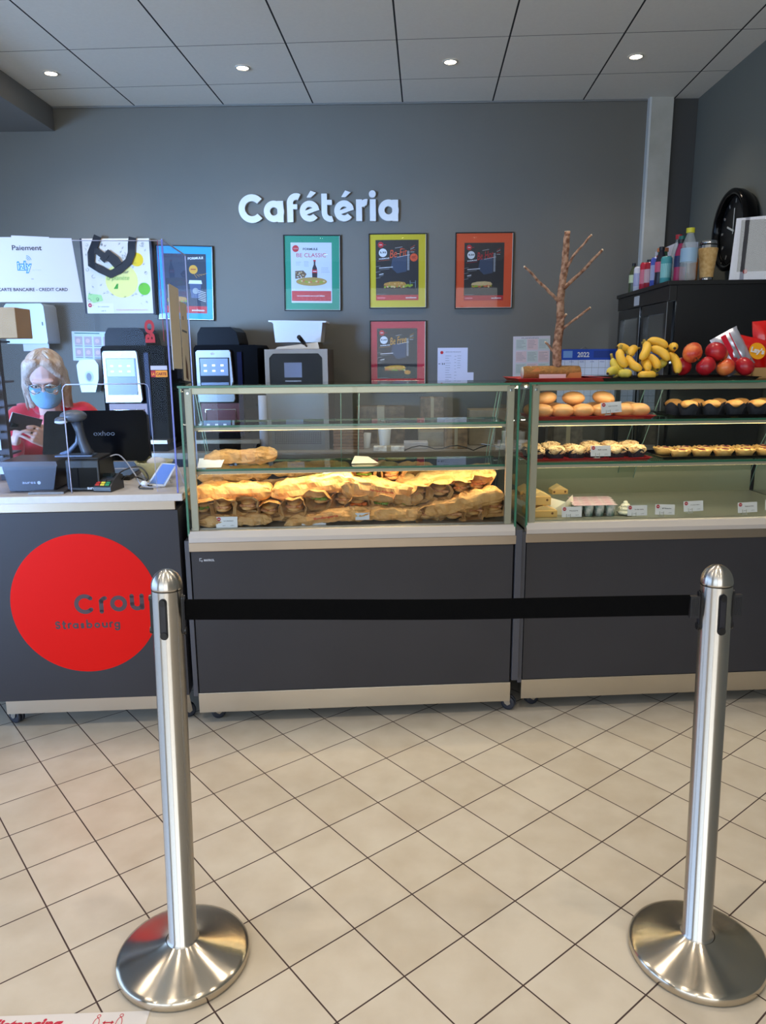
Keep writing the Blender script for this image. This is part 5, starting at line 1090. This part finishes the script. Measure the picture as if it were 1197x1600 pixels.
b = B(BARK); knobbly([px(869, 575), px(868, 540), px(872, 500), px(870, 468), px(874, 430), px(876, 395), px(877, 364)], .0185, .0115, b, 14); b.use(CUT); b.lathe([(.0, 0), (.0112, 0), (.0112, .002), (0, .002)], 14, px(877, 364)); b.build('trunk', t)
for pts, r0, r1 in (([px(868, 470), px(845, 448), px(826, 430), px(812, 417)], .0065, .004), ([px(873, 428, -.01), px(884, 402, -.03), px(908, 372, -.05)], .006, .004), ([px(874, 450, -.01), px(896, 428, -.03), px(926, 394, -.05)], .008, .005), ([px(870, 518, -.01), px(890, 500, -.02), px(914, 481, -.03)], .0055, .0045), ([px(868, 508, -.01), px(878, 491, -.02)], .006, .005), ([px(866, 552), px(849, 534)], .0055, .004)):
    b = B(BARK); knobbly(pts, r0, r1, b, 8, 3); b.use(CUT); b.ball(pts[-1], r1*1.02, nu=8, nv=5); b.build('twig', t)
b = B(P('pink_white_card', (232, 206, 206), .7)); b.box(-.095, .012, -.05, -.049, .003, .024); tag(b.build('note_card', loc=K(1.466, .15, TT+.003), rz=KR), 'blank pale pink card leaning on the log, on the red tray', 'card')
tray('black tray holding the bananas and apples on top of the right case', K, 1.60, .02, TT, .62, .26, BLACKG)
BAN = P('banana_skin', (226, 172, 44), .5, var=(18, (240, 196, 76), .2)); BANG = P('green_yellow_banana', (196, 184, 70), .5, var=(16, (226, 196, 80), .2)); BT = P('banana_tip', (60, 44, 24), .8)
FX = lambda x, y, v: Vector((1.636+(x-940)*.00265, v, 1.432-(y-565)*.0025-TT))
def banana(lab, a, c, v0, v1, bow, r=.0195, mat=None):
    p0 = FX(*a, v0); p1 = FX(*c, v1); p0.z = max(p0.z, .0215); p1.z = max(p1.z, .021); mid = (p0+p1)/2; d = (p1-p0).normalized()
    bw = Vector(bow); bw = (bw-d*bw.dot(d)).normalized()*(p1-p0).length*.16; o = K(mid.x, mid.y, TT)
    n = 13; pts = []; rs = []
    for i in range(n):
        f = i/(n-1); pts.append(p0.lerp(p1, f)-Vector((mid.x, mid.y, 0))+bw*4*f*(1-f)); rs.append(r*(.32 if i == 0 else .62 if i == 1 else .9 if i == 2 else 1.0 if i < n-3 else (.93, .72, .3)[i-n+3]))
    t = thing('banana', lab, 'banana', o, KR, 'bananas heaped on the black tray')
    b = B(mat or BAN); b.tube(pts, rs, 7); b.build('fruit', t, sub=1)
    b = B(BT); b.tube([pts[-1]-d*.001, pts[-1]+(pts[-1]-pts[-2]).normalized()*.004], [r*.3, r*.22], 7); b.build('tip', t)
    b = B(P('banana_stem', (150, 130, 50), .6)); e = (pts[0]-pts[1]).normalized(); b.tube([pts[0], pts[0]+e*.012, pts[0]+e*.02], [r*.34, r*.26, r*.3], 7); b.build('stem', t)
for lab, a, c, v0, v1, bow, m in (
 ('greenish banana lying lowest at the left end of the heap', (962, 584), (938, 583), .10, .06, (0, 0, 1), BANG),
 ('banana standing at the left flank of the heap, tip down', (962, 546), (968, 573), .11, .065, (-1, 0, 0), None),
 ('pale banana low at the left, reaching the tray edge', (952, 560), (972, 586), .12, .08, (-1, 0, 0), BANG),
 ('short banana peeking out at the top left of the heap', (983, 553), (963, 543), .16, .15, (0, 0, 1), None),
 ('banana pointing down to the right, low left of the heap', (974, 556), (989, 577), .11, .055, (-1, 0, -.4), None),
 ('long banana draped over the front left, tip down left', (1003, 536), (987, 563), .13, .07, (1, 0, 1), None),
 ('top banana lying across the crown of the heap', (1008, 535), (1037, 545), .15, .13, (0, 0, 1), None),
 ('banana below the crown, pointing down to the centre right', (1008, 545), (1031, 565), .12, .075, (1, 0, 1), None),
 ('banana seen end-on at the upper right beside the apples', (1048, 552), (1040, 545), .16, .08, (0, 0, 1), None),
 ('banana in the middle of the heap, curving down', (1000, 556), (1012, 577), .10, .055, (1, 0, .3), None),
 ('stubby banana seen end-on low in the centre', (1000, 566), (997, 580), .12, .05, (0, 0, 1), None),
 ('strongly curved banana at the right edge next to the red apples', (1036, 552), (1043, 584), .11, .06, (1, 0, 0), None),
 ('greenish banana behind the curved one, low right', (1016, 584), (1034, 566), .12, .10, (0, 0, 1), BANG),
 ('banana between the left flank and the draped banana', (993, 545), (978, 557), .15, .11, (-1, 0, 1), None),
 ('flat banana at the bottom front of the heap', (1010, 588), (982, 586), .065, .055, (0, -1, 0), None),
 ('short banana low at the front left corner', (955, 586), (973, 588), .07, .055, (0, 0, 1), BANG)):
    banana(lab, a, c, v0, v1, bow, mat=m)
AP = P('red_apple_skin', (150, 14, 34), .28, var=(14, (196, 40, 44), .2)); APO = P('orange_red_apple_skin', (196, 40, 38), .3, var=(16, (230, 134, 70), .14))
def apple(lab, x, y, v, r, m, rot):
    p = FX(x, y, v); p.z = max(p.z, r*.93+.004)
    t = thing('apple', lab, 'apple', K(p.x, p.y, TT+p.z), 0, 'apples heaped on the black tray', rot=rot)
    prof = []
    for i in range(15):
        a = PI*i/14; rr = r*math.sin(a)*(1+.06*math.cos(a)); z = r*.92*math.cos(a)-r*.34*math.exp(-(rr/(r*.3))**2)*(1 if a < 1.5 else -.45); prof.append((max(rr, .0), z))
    b = B(m); b.lathe(list(reversed(prof)), 28, cap=False); b.build('fruit', t)
    b = B(P('apple_stalk', (90, 62, 36), .7)); b.tube([(0, 0, r*.55), (.002, 0, r*.8), (.005, 0, r*1.0)], [.0016, .0014, .002], 6); b.build('stalk', t)
for lab, x, y, v, r, m, rot in (
 ('big orange-flushed apple in the upper row, left one', 1069, 553, .09, .038, APO, (2.4, .3, 1)),
 ('big dark red apple in the upper row, in the middle', 1105, 551, .09, .040, AP, (.5, .2, 2)),
 ('bright red apple in the lower row, left one', 1087, 573, .065, .0385, AP, (.7, .4, 4)),
 ('orange-red apple in the lower row, in the middle', 1117, 575, .065, .036, APO, (.6, -.3, 5)),
 ('dark red apple in the lower row, rightmost', 1146, 574, .065, .038, AP, (.5, -.5, 2.2)),
 ('red apple half hidden right beside the bananas', 1060, 574, .12, .037, AP, (.9, .1, 3)),
 ('orange apple behind the dark red upper one', 1122, 556, .15, .035, APO, (.3, .1, 3)),
 ('yellow-flushed apple behind the upper row', 1084, 550, .17, .037, APO, (.4, .5, 3))):
    apple(lab, x, y, v, r, m, rot)
# crisp packets in a basket
def crisp(lab, u, v, z, w_, h, rot, front, txt=True, silver=False):
    t = thing('crisp_packet', lab, 'crisps', K(u, v, z), 0, 'crisp packets beside the fruit tray', rot=rot)
    n, m = 16, 12; vs = []; fs = []
    for s_ in (-1, 1):
        for i in range(n+1):
            for j in range(m+1):
                x, zz = i/n-.5, j/m-.5; e = max(0, 1-(2*abs(zz))**3)*max(0, 1-(2*abs(x))**5); q = Vector((x*5+u*9, s_*2, zz*5+v))
                vs.append((x*w_*(1-.06*e)+.004*noise.noise(q*2), s_*(.001+.026*e*(1+.5*noise.noise(q)))+.004*noise.noise(q*3)*(1 if abs(zz) > .4 else .2), zz*h))
    k_ = (n+1)*(m+1)
    for s_ in (0, 1):
        for i in range(n):
            for j in range(m): a = s_*k_+i*(m+1)+j; q = (a, a+m+1, a+m+2, a+1); fs.append(q if s_ == 0 else tuple(reversed(q)))
    b = B(front); b.add(vs, fs, True); o = b.build('packet', t)
    if txt:
        b = B(P('crisp_yellow', (244, 170, 30), .35)); b.disc(w_*.12, .012, .036, -.036, n=24, rz=.034); b.text("Lay's", w_*.12-.03, -.004, .06, .03, -.0375, WHITE, .05, .1); b.use(P('crisp_potato', (236, 176, 60), .5)); b.disc(-w_*.3, -h*.22, .018, -.028, n=14); b.disc(-w_*.2, -h*.32, .02, -.0275, n=14); b.build('front_print', t)
    else:
        b = B(P('crisp_red_stripe', (206, 20, 50), .35)); b.rect(-.03, -.008, -h*.42, h*.46, -.031); b.rect(.006, .010, -h*.42, h*.46, -.031); b.build('back_print', t)
CR_ = P('crisp_red_foil', (206, 16, 14), .28, spec=.8); CS = P('crisp_silver_foil', (196, 200, 216), .25, .5)
crisp('crisp packet turned to its silver back, leaning against the apples', 2.20, .20, 1.467, .12, .17, (R(-8), R(-28), KR), CS, False)
crisp('red crisp packet with yellow potato picture, right of the silver one', 2.275, .225, 1.455, .20, .15, (R(-12), R(12), KR), CR_)
crisp('red crisp packet with large yellow logo disc at the right picture edge', 2.45, .17, 1.475, .17, .15, (R(-10), R(10), KR), CR_)
crisp('red crisp packet standing behind at the right picture edge', 2.40, .28, 1.50, .14, .19, (R(-6), R(-4), KR), CR_)
b = B(CARD); b.box(0, .36, .0, .006, 0, .045); b.box(0, .006, 0, .22, 0, .045); b.box(.354, .36, 0, .22, 0, .045); b.box(0, .36, .214, .22, 0, .045); b.box(0, .36, 0, .22, 0, .004)
b.use(P('pale_print_lines', (226, 196, 140), .7))
for i in range(6): b.rect(.07, .16, .006+.006*i, .009+.006*i, -.0006)
tag(b.build('cardboard_tray', loc=K(2.24, .11, TT), rz=KR), 'open brown cardboard tray holding the crisp packets', 'box')

# ---------------------------------------------------------------- black drinks cooler and what stands on it
FT = 1.83; FX0, FX1, FY0, FY1 = 1.27, 1.79, 4.17, 5.25
t = thing('drinks_cooler', 'tall black drinks cooler with two glass doors by the right wall', 'refrigerator', (FX0, FY0, 0))
b = B(P('cooler_black', (14, 15, 19), .3)); w_, d_ = FX1-FX0, FY1-FY0; b.prism([(.04, .0), (w_, .0), (w_, FT-.02), (.04, FT-.02)], .0, .02); b.prism([(.04, 0), (w_, 0), (w_, FT-.02), (.04, FT-.02)], d_-.02, d_)
b.box(w_-.02, w_, .02, d_-.02, 0, FT-.02); b.box(.04, w_-.02, .02, d_-.02, 0, .7); b.build('cabinet', t, bevel=.003)
b = B(BLACK); b.box(-.012, w_+.0, -.008, d_, FT-.022, FT); b.box(.0, .04, .0, d_, FT-.10, FT-.022); b.build('top_panel', t, bevel=.002)
LIT = P('cooler_inner_grey', (150, 158, 164), .5); B(LIT).box(w_-.03, w_-.022, .03, d_-.03, .7, FT-.03).build('inner_wall', t)
b = B(P('cooler_tube', (226, 238, 255), .4, emit=((200, 224, 255), 3))); b.box(.06, .075, .05, d_-.05, FT-.06, FT-.045); b.build('light_tube', t)
area('cooler_light', (FX0+.08, (FY0+FY1)/2, FT-.07), (0, 0, 0), .02, .9, 9, (.75, .88, 1))
for i, (a, c) in enumerate(((.025, .50), (.545, d_-.03))):
    b = B(P('door_frame_black', (18, 20, 24), .25)); b.prism([(a, .1), (c, .1), (c, FT-.105), (a, FT-.105)], .0, .03, holes=[[(a+.045, .15), (c-.045, .15), (c-.045, FT-.16), (a+.045, FT-.16)]], axis='x'); dr = b.build('door', t)
    g = B(GL); g.add([(.015, a+.045, .15), (.015, c-.045, .15), (.015, c-.045, FT-.16), (.015, a+.045, FT-.16)], [(0, 1, 2, 3)]); g.build('pane', dr)
    b = B(P('door_seal_silver', (150, 156, 164), .3, .5)); b.box(-.001, .001, a-.006, a-.002, .1, FT-.1); b.build('edge_trim', dr)
b = B(P('cooler_sticker', (206, 214, 226), .5)); b.box(-.0015, 0, .57, .68, FT-.09, FT-.035); b.build('sticker', t)
b = B(P('wire_shelf', (190, 194, 200), .4, .5))
for z in (.8, 1.1, 1.4): b.box(.06, w_-.04, .04, d_-.04, z, z+.006)
b.build('shelf', t)
def bottle(name, label, x, y, z, h, r, body, cap, neck=.35, lab=None, can=False, grp='drinks lined up on the cooler', liquid=None):
    t = thing(name, label, 'can' if can else 'bottle', (x, y, z), 0, grp)
    b = B(body)
    if can: b.lathe([(r*.8, 0), (r, .008), (r, h-.012), (r*.82, h)], 20); b.build('can_body', t); b = B(CHROME); b.lathe([(0, h), (r*.8, h), (r*.8, h+.002), (r*.72, h+.001)], 20); b.build('lid', t)
    else:
        b.lathe([(r*.85, 0), (r, .012), (r*.96, h*.3), (r, h*.4), (r, h*.58), (r*.85, h*.7), (r*neck, h*.88), (r*neck, h*.94)], 22); b.build('bottle_body', t)
        b = B(cap); b.lathe([(r*neck*1.2, h*.91), (r*neck*1.2, h), (0, h)], 18, smooth=False); b.build('cap', t)
    if lab: b = B(lab); b.lathe([(r*1.012, h*.36), (r*1.012, h*.62)] if not can else [(r*1.005, h*.25), (r*1.005, h*.75)], 22, cap=False); b.build('wrapper', t)
    return t
CL = P('clear_bottle_plastic', (214, 224, 228), .08, alpha=.3, spec=.8); BL = lambda n, c: P(n, c, .35)
XB = 1.325
bottle('glass_bottle', 'slim green-labelled bottle at the far end of the cooler top', XB, 5.12, FT, .19, .027, BL('olive_bottle', (70, 80, 50)), BL('dark_cap', (30, 32, 40)), .35, BL('pale_green_wrap', (200, 216, 176)))
bottle('drink_can', 'white can with dark cap bottle behind it, second from the far end', XB, 5.0, FT, .155, .029, BL('white_can', (214, 216, 230)), None, can=True, lab=BL('lilac_wrap', (170, 174, 214)))
bottle('juice_bottle', 'dark-capped bottle half hidden behind the white can', XB+.07, 5.02, FT, .20, .028, BL('clear_grey', (140, 150, 160)), BL('dark_cap', (30, 32, 40)), .5)
bottle('drink_can', 'red can left of the pink-striped one on the cooler', XB, 4.86, FT, .165, .029, BL('red_can', (200, 40, 66)), None, can=True, lab=BL('pink_wrap', (230, 130, 150)))
bottle('drink_can', 'crimson can in front of the orange-capped bottle', XB, 4.76, FT, .155, .029, BL('crimson_can', (176, 30, 50)), None, can=True, lab=BL('white_red_wrap', (222, 190, 196)))
bottle('juice_bottle', 'green bottle with wide orange cap on the cooler', XB+.07, 4.76, FT, .235, .036, BL('green_juice', (70, 120, 84)), BL('orange_cap', (214, 130, 84)), .75, BL('mint_wrap', (150, 206, 196)))
bottle('drink_can', 'tall lilac blue can in the middle of the cooler row', XB, 4.64, FT, .168, .029, BL('blue_can', (80, 100, 196)), None, can=True, lab=BL('pale_lilac_wrap', (190, 196, 232)))
bottle('soft_drink_bottle', 'dark bottle with pink wrapper and black cap, middle of the row', XB, 4.54, FT, .215, .032, BL('dark_cola', (40, 34, 52)), BL('dark_cap', (30, 32, 40)), .4, BL('rose_wrap', (224, 96, 130)))
bottle('soft_drink_bottle', 'clear bottle with red cap standing behind the teal one', XB+.07, 4.48, FT, .27, .036, CL, BL('red_cap', (190, 40, 50)), .4)
bottle('drink_can', 'short teal can near the big water bottle', XB, 4.44, FT, .15, .030, BL('teal_can', (80, 170, 176)), None, can=True, lab=BL('aqua_wrap', (150, 214, 214)))
bottle('soft_drink_bottle', 'dark bottle with green cap and blue wrapper behind the teal can', XB+.06, 4.39, FT, .25, .034, BL('dark_blue_bottle', (50, 56, 84)), BL('teal_cap', (30, 110, 104)), .42, BL('violet_blue_wrap', (120, 130, 200)))
bottle('soft_drink_bottle', 'dark bottle with magenta neck beside the water bottle', XB+.03, 4.30, FT, .22, .031, BL('magenta_bottle', (170, 40, 90)), BL('dark_cap', (30, 32, 40)), .5, BL('navy_wrap', (36, 44, 90)))
bottle('water_bottle', 'large clear water bottle with yellow cap on the near cooler corner', XB+.045, 4.215, FT, .265, .042, CL, BL('yellow_cap', (222, 216, 60)), .42, P('pale_water_label', (170, 206, 236), .3, alpha=.8))
t = thing('steel_travel_mug', 'cork-wrapped steel travel mug on the cooler', 'mug', (1.487, 4.27, FT)); b = B(P('cork_wrap', (206, 160, 96), .75, var=(60, (226, 190, 130), .15))); b.lathe([(.034, .022), (.037, .06), (.049, .165), (.047, .170)], 28, cap=False); b.build('cork_sleeve', t)
b = B(CHROME); b.lathe([(.031, 0), (.034, .022)], 28); b.build('steel_base', t); b = B(CHROME); b.lathe([(.047, .17), (.045, .186)], 28, cap=False); b.build('steel_rim', t); b = B(CHROME); b.lathe([(.046, .187), (.043, .207), (.03, .21), (0, .21)], 28); b.use(BLACK); b.lathe([(.0465, .184), (.0465, .188)], 28, cap=False); b.build('lid', t)
b = B(P('amber_wood', (170, 110, 50), .5)); b.lathe([(.028, 0), (.028, .125), (.025, .127), (0, .127)], 22); tag(b.build('wooden_pot', loc=(1.43, 4.33, FT)), 'plain brown cylinder pot between the water bottle and the travel mug', 'pot')
t = thing('promotion_box', 'white box with round red logo behind the bottles on the cooler', 'box', (1.47, 4.96, FT), R(-90)); b = B(P('box_white', (216, 220, 236), .6)); b.box(-.22, .22, 0, .12, 0, .265); b.build('body', t); b = B(P('print_red', (196, 30, 36), .6)); b.disc(-.16, .205, .035, -.001); b.build('logo', t)
t = thing('acrylic_display', 'acrylic display frame with black and blue-lit poster on the cooler, right edge', 'display frame', (1.595, 4.24, FT), 0, rot=(R(5), 0, R(-14)))
b = B(P('display_white', (212, 208, 218), .5)); b.prism([(.0, 0), (.20, .0), (.20, .318), (.01, .31)], .012, .016); b.use(P('display_photo_dark', (44, 38, 44), .5)); b.rect(.035, .20, .045, .30, .0115); b.disc(.075, .045, .011, .011, P('print_red', (196, 30, 36), .6)); b.build('sheet', t)
b = B(GLASS('display_acrylic', (250, 252, 255), 2.4)); b.add([(0, 0, 0), (.20, .0, 0), (.20, .0, .318), (.01, .0, .31)], [(0, 1, 2, 3)]); b.use(PEDGE); b.box(.0, .20, -.012, .02, 0, .004); b.build('acrylic_cover', t)

# ---------------------------------------------------------------- the cashier
SKIN = P('skin', (222, 178, 156), .55, subs=.1); HAIRM = P('blonde_grey_hair', (176, 140, 108), .6, var=(30, (206, 190, 170), .2), bump=(90, .6), scl=(1, 1, .2))
FLEECE = P('red_fleece', (206, 24, 48), .85, sheen=.4, bump=(260, .25)); SMOCK = P('grey_smock', (96, 96, 122), .8); TOPM = P('pink_top', (230, 96, 96), .8, var=(60, (240, 150, 140), .1))
person = thing('person', 'person in red jacket, glasses and blue mask, looking down at a phone behind the till', 'person', (-1.80, 3.56, 0), R(18))
def caps(b, a, c, r0, r1, n=12, flat=1.0):
    a, c = Vector(a), Vector(c); d = (c-a); L0 = d.length; d.normalize(); pts = []; rs = []
    for k_ in range(5): f = PI/2*k_/4; pts.append(a-d*r0*math.cos(f)); rs.append(max(.0005, r0*math.sin(f)))
    for k_ in range(1, 5): pts.append(a.lerp(c, k_/4)); rs.append(r0+(r1-r0)*k_/4)
    for k_ in range(1, 5): f = PI/2*k_/4; pts.append(c+d*r1*math.sin(f)); rs.append(max(.0005, r1*math.cos(f)))
    b.tube(pts, rs, n, flat=flat)
def voxel(o, size, smooth=4):
    m = o.modifiers.new('remesh', 'REMESH'); m.mode = 'VOXEL'; m.voxel_size = size; m.use_smooth_shade = True
    s_ = o.modifiers.new('smooth', 'SMOOTH'); s_.iterations = smooth; s_.factor = .5
# joints (local frame, facing -y; +x is towards the right of the photo)
HD = Vector((0, -.12, 1.365)); NK = Vector((0, -.045, 1.235)); SH = {1: Vector((.155, .01, 1.175)), -1: Vector((-.155, .01, 1.175))}
EL = {1: Vector((.20, -.07, .935)), -1: Vector((-.205, -.06, .93))}; WR_ = {1: Vector((.0, -.245, 1.085)), -1: Vector((-.13, -.25, 1.095))}
b = B(SKIN)
# head: skull, jaw, face
HT = Matrix.Translation(HD) @ Matrix.Rotation(R(24), 4, 'X')
b.T = HT; b.ball((0, .012, .03), (.074, .09, .085)); b.ball((0, -.028, -.035), (.056, .062, .07)); b.ball((0, -.082, -.012), (.012, .018, .024)); b.ball((0, -.078, -.062), (.024, .014, .012)); b.ball((0, -.072, -.095), (.022, .02, .016)); b.ball((0, -.07, .022), (.05, .02, .012))
for s_ in (-1, 1): b.ball((s_*.074, .01, -.005), (.01, .02, .03)); b.ball((s_*.035, -.062, -.035), (.024, .022, .022))
b.T = Matrix(); caps(b, NK+Vector((0, .01, -.03)), HD+Vector((0, .02, -.05)), .055, .052)
b.ball((0, .02, 1.05), (.15, .095, .2)); b.ball((0, .02, .85), (.15, .1, .2))
for s_ in (-1, 1):
    caps(b, SH[s_], EL[s_], .045, .037); caps(b, EL[s_], WR_[s_], .036, .025); caps(b, (s_*.08, .02, .8), (s_*.09, .0, .45), .082, .058); caps(b, (s_*.09, 0, .45), (s_*.09, .03, .09), .055, .036); caps(b, (s_*.09, .03, .04), (s_*.1, -.12, .03), .038, .03)
def hand(b, w_, d, up, thumb, curl, spread=.019):
    """palm from wrist w_ along d; fingers bend towards 'up'"""
    d = d.normalized(); up = up.normalized(); side = d.cross(up).normalized()*thumb
    for k_ in range(4): caps(b, w_+d*.012+side*(k_-1.5)*.012, w_+d*.078+side*(k_-1.5)*.0195, .0135, .0115, 8)
    for k_, L0 in enumerate((.058, .072, .078, .07)):
        p = w_+d*.080+side*(k_-1.5)*.0212; ang = 0; r_ = .0078
        for s3, f in enumerate((.46, .32, .26)):
            ang += curl[s3]; q = p+(d*math.cos(ang)+up*math.sin(ang))*L0*f; caps(b, p, q, r_, r_*.92, 8); p = q; r_ *= .92
    p = w_+d*.03+side*.026; q = p+(side*.8+d*.5+up*.35).normalized()*.034; r2_ = q+(d*.75+up*.6+side*.05).normalized()*.03; e = r2_+(d*.8+up*.35-side*.25).normalized()*.024
    caps(b, p, q, .0135, .0105, 8); caps(b, q, r2_, .0105, .0095, 8); caps(b, r2_, e, .0093, .008, 8)
PH = Vector((-.025, -.335, 1.135))
hand(b, WR_[-1], Vector((.28, -.55, .62)), Vector((.85, .3, -.15)), 1, (.5, .75, .5))
hand(b, WR_[1], Vector((-.40, -.62, .45)), Vector((-.75, .35, .25)), -1, (.5, .7, .5))
body = b.build('body', person); voxel(body, .0038, 1)
# eyes
for s_ in (-1, 1):
    b = B(P('eye_white', (226, 222, 216), .3)); b.T = HT; b.ball((s_*.03, -.078, .004), (.0125, .008, .0075)); b.use(P('eye_iris', (70, 80, 84), .3)); b.ball((s_*.03, -.0845, .001), (.005, .0025, .005)); b.build('eye', person)
# jacket
b = B(FLEECE); b.ball((0, .025, 1.04), (.17, .115, .21)); b.ball((0, .03, .84), (.175, .125, .22)); b.ball((0, .02, 1.15), (.165, .095, .085))
for s_ in (-1, 1):
    caps(b, SH[s_]+Vector((-.02*s_, 0, .01)), EL[s_], .066, .058); w2 = EL[s_].lerp(WR_[s_], .86); caps(b, EL[s_], w2, .056, .045); caps(b, (s_*.05, .02, 1.20), SH[s_], .05, .06)
j = b.build('fleece_jacket', person); voxel(j, .008, 6)
b = B(FLEECE)   # stand-up collar
cs = []
for i in range(21):
    a = R(-62+304*i/20)+0; cs.append((a, .078+.018*abs(math.sin(a-1.57))*0))
vs = []
for a, r_ in cs: vs += [(math.cos(a)*.078, .0+math.sin(a)*.07-.005, 1.195), (math.cos(a)*.092, math.sin(a)*.08-.01, 1.265-.03*(math.sin(a) < -.2)), (math.cos(a)*.086, math.sin(a)*.074-.01, 1.267-.03*(math.sin(a) < -.2))]
b.add(vs, [(i*3+k_, i*3+3+k_, i*3+4+k_, i*3+k_+1) for i in range(20) for k_ in (0, 1)], True); c_ = b.build('collar', j); c_.modifiers.new('thickness', 'SOLIDIFY').thickness = .006
# open front: pink top at the neck and grey smock below
b = B(TOPM); b.ball((0, -.045, 1.155), (.058, .055, .07)); o = b.build('pink_top', person)
b = B(SMOCK); b.ball((.015, -.028, .93), (.062, .105, .24)); b.build('grey_smock', person)
b = B(P('dark_trousers', (40, 42, 52), .85)); 
for s_ in (-1, 1): caps(b, (s_*.08, .02, .8), (s_*.09, .0, .45), .098, .07); caps(b, (s_*.09, 0, .45), (s_*.09, .03, .11), .068, .052)
b.ball((0, .02, .8), (.17, .12, .12)); o = b.build('trousers', person); voxel(o, .01, 4)
b = B(BLACK)
for s_ in (-1, 1): b.ball((s_*.1, -.05, .045), (.048, .13, .045)); b.build('shoe', person) if s_ == 1 else None
# hair: crown and two long falls with strands
b = B(HAIRM); b.T = HT
hd = lambda d: 1+.035*noise.noise(d*4)
b.ball((0, .028, .045), (.088, .096, .088), disp=hd); b.ball((0, .05, -.01), (.085, .075, .10), disp=hd)
for s_ in (-1, 1):
    caps(b, (s_*.06, -.018, .075), (s_*.082, -.005, -.03), .03, .024); caps(b, (s_*.082, -.005, -.03), (s_*.078, .005, -.135), .026, .020)
    caps(b, (s_*.03, -.045, .098), (s_*.07, -.04, .04), .022, .016)
b.T = Matrix(); o = b.build('hair', person); voxel(o, .006, 3)
b = B(P('hair_strand', (206, 190, 166), .6)); rs_ = random.Random(9); b.T = HT
for i in range(70):
    s_ = 1 if i % 2 else -1; x = s_*(.004+.02*rs_.random()); y = -.02-.05*rs_.random(); 
    a = rs_.random(); b.tube([(x, -.02+.05*a, .132), (s_*(.05+.02*a), -.045+.07*a, .095), (s_*(.085+.008*rs_.random()), -.025+.07*a, .02), (s_*(.092+.01*rs_.random()), -.02+.06*a, -.06), (s_*(.088+.015*rs_.random()), -.015+.05*a, -.13-.03*rs_.random())], [.0016, .003, .003, .0028, .001], 4)
b.build('hair_strands', person)
# mask
b = B(P('surgical_mask_blue', (130, 176, 200), .7, bump=(120, .2))); b.T = HT; vs = []; nx, nz = 14, 10
for j_ in range(nz+1):
    for i in range(nx+1):
        a = (i/nx-.5)*2; f = j_/nz; z = -.012-.10*f; r_ = 1-.30*(max(0, f-.55)/.45)**2; px_ = math.sin(a*1.35)*.070*r_; py_ = -.014-.082*math.cos(a*1.30)*(1-.12*(2*f-1)**2)-.006*math.exp(-(a*4)**2)*(1-f)
        vs.append((px_, py_, z+.012*math.exp(-(a*4)**2)*(1-f)+.002*math.sin(f*25)))
b.add(vs, [(j_*(nx+1)+i, j_*(nx+1)+i+1, (j_+1)*(nx+1)+i+1, (j_+1)*(nx+1)+i) for j_ in range(nz) for i in range(nx)], True)
b.use(WHITE); [b.tube([(s_*.066, -.03, -.03), (s_*.078, .0, -.012), (s_*.078, .018, -.01)], .0012, 5) for s_ in (-1, 1)]
m_ = b.build('face_mask', person); m_.modifiers.new('thickness', 'SOLIDIFY').thickness = .0015
# glasses
b = B(P('glasses_metal', (196, 200, 196), .25, .9)); b.T = HT
for s_ in (-1, 1):
    ring = [(s_*.034+.0275*math.cos(TAU*i/24), -.103+.008*abs(math.cos(TAU*i/24)), -.004+.021*math.sin(TAU*i/24)) for i in range(25)]; b.tube(ring, .0020, 6); b.tube([(s_*.062, -.097, .006), (s_*.076, -.06, .008), (s_*.079, .01, .004)], .0014, 6)
b.tube([(-.008, -.104, .0), (0, -.107, .004), (.008, -.104, 0)], .0012, 6); gf = b.build('glasses_frame', person)
b = B(GL); b.T = HT
for s_ in (-1, 1): b.disc(s_*.034, -.004, .0265, -.1, n=24, rz=.0205)
b.build('lenses', gf)
ph = B(P('phone_body', (60, 46, 46), .3)); ph.box(-.036, .036, -.0045, .0045, -.07, .07); ph.use(CHROME); ph.box(-.037, .037, -.0035, .0035, -.071, .071); ph.use(P('phone_camera', (14, 14, 16), .1)); ph.box(-.028, -.008, -.0065, -.0045, .03, .062)
pm = person.matrix_basis if False else Matrix.Translation((-1.80, 3.56, 0)) @ Matrix.Rotation(R(18), 4, 'Z')
pl = pm @ Vector((-.067, -.325, 1.177))
tag(ph.build('smartphone', loc=pl, rot=(R(38), R(-68), R(18)), bevel=.002), 'dark smartphone held in the cashier hands', 'phone')
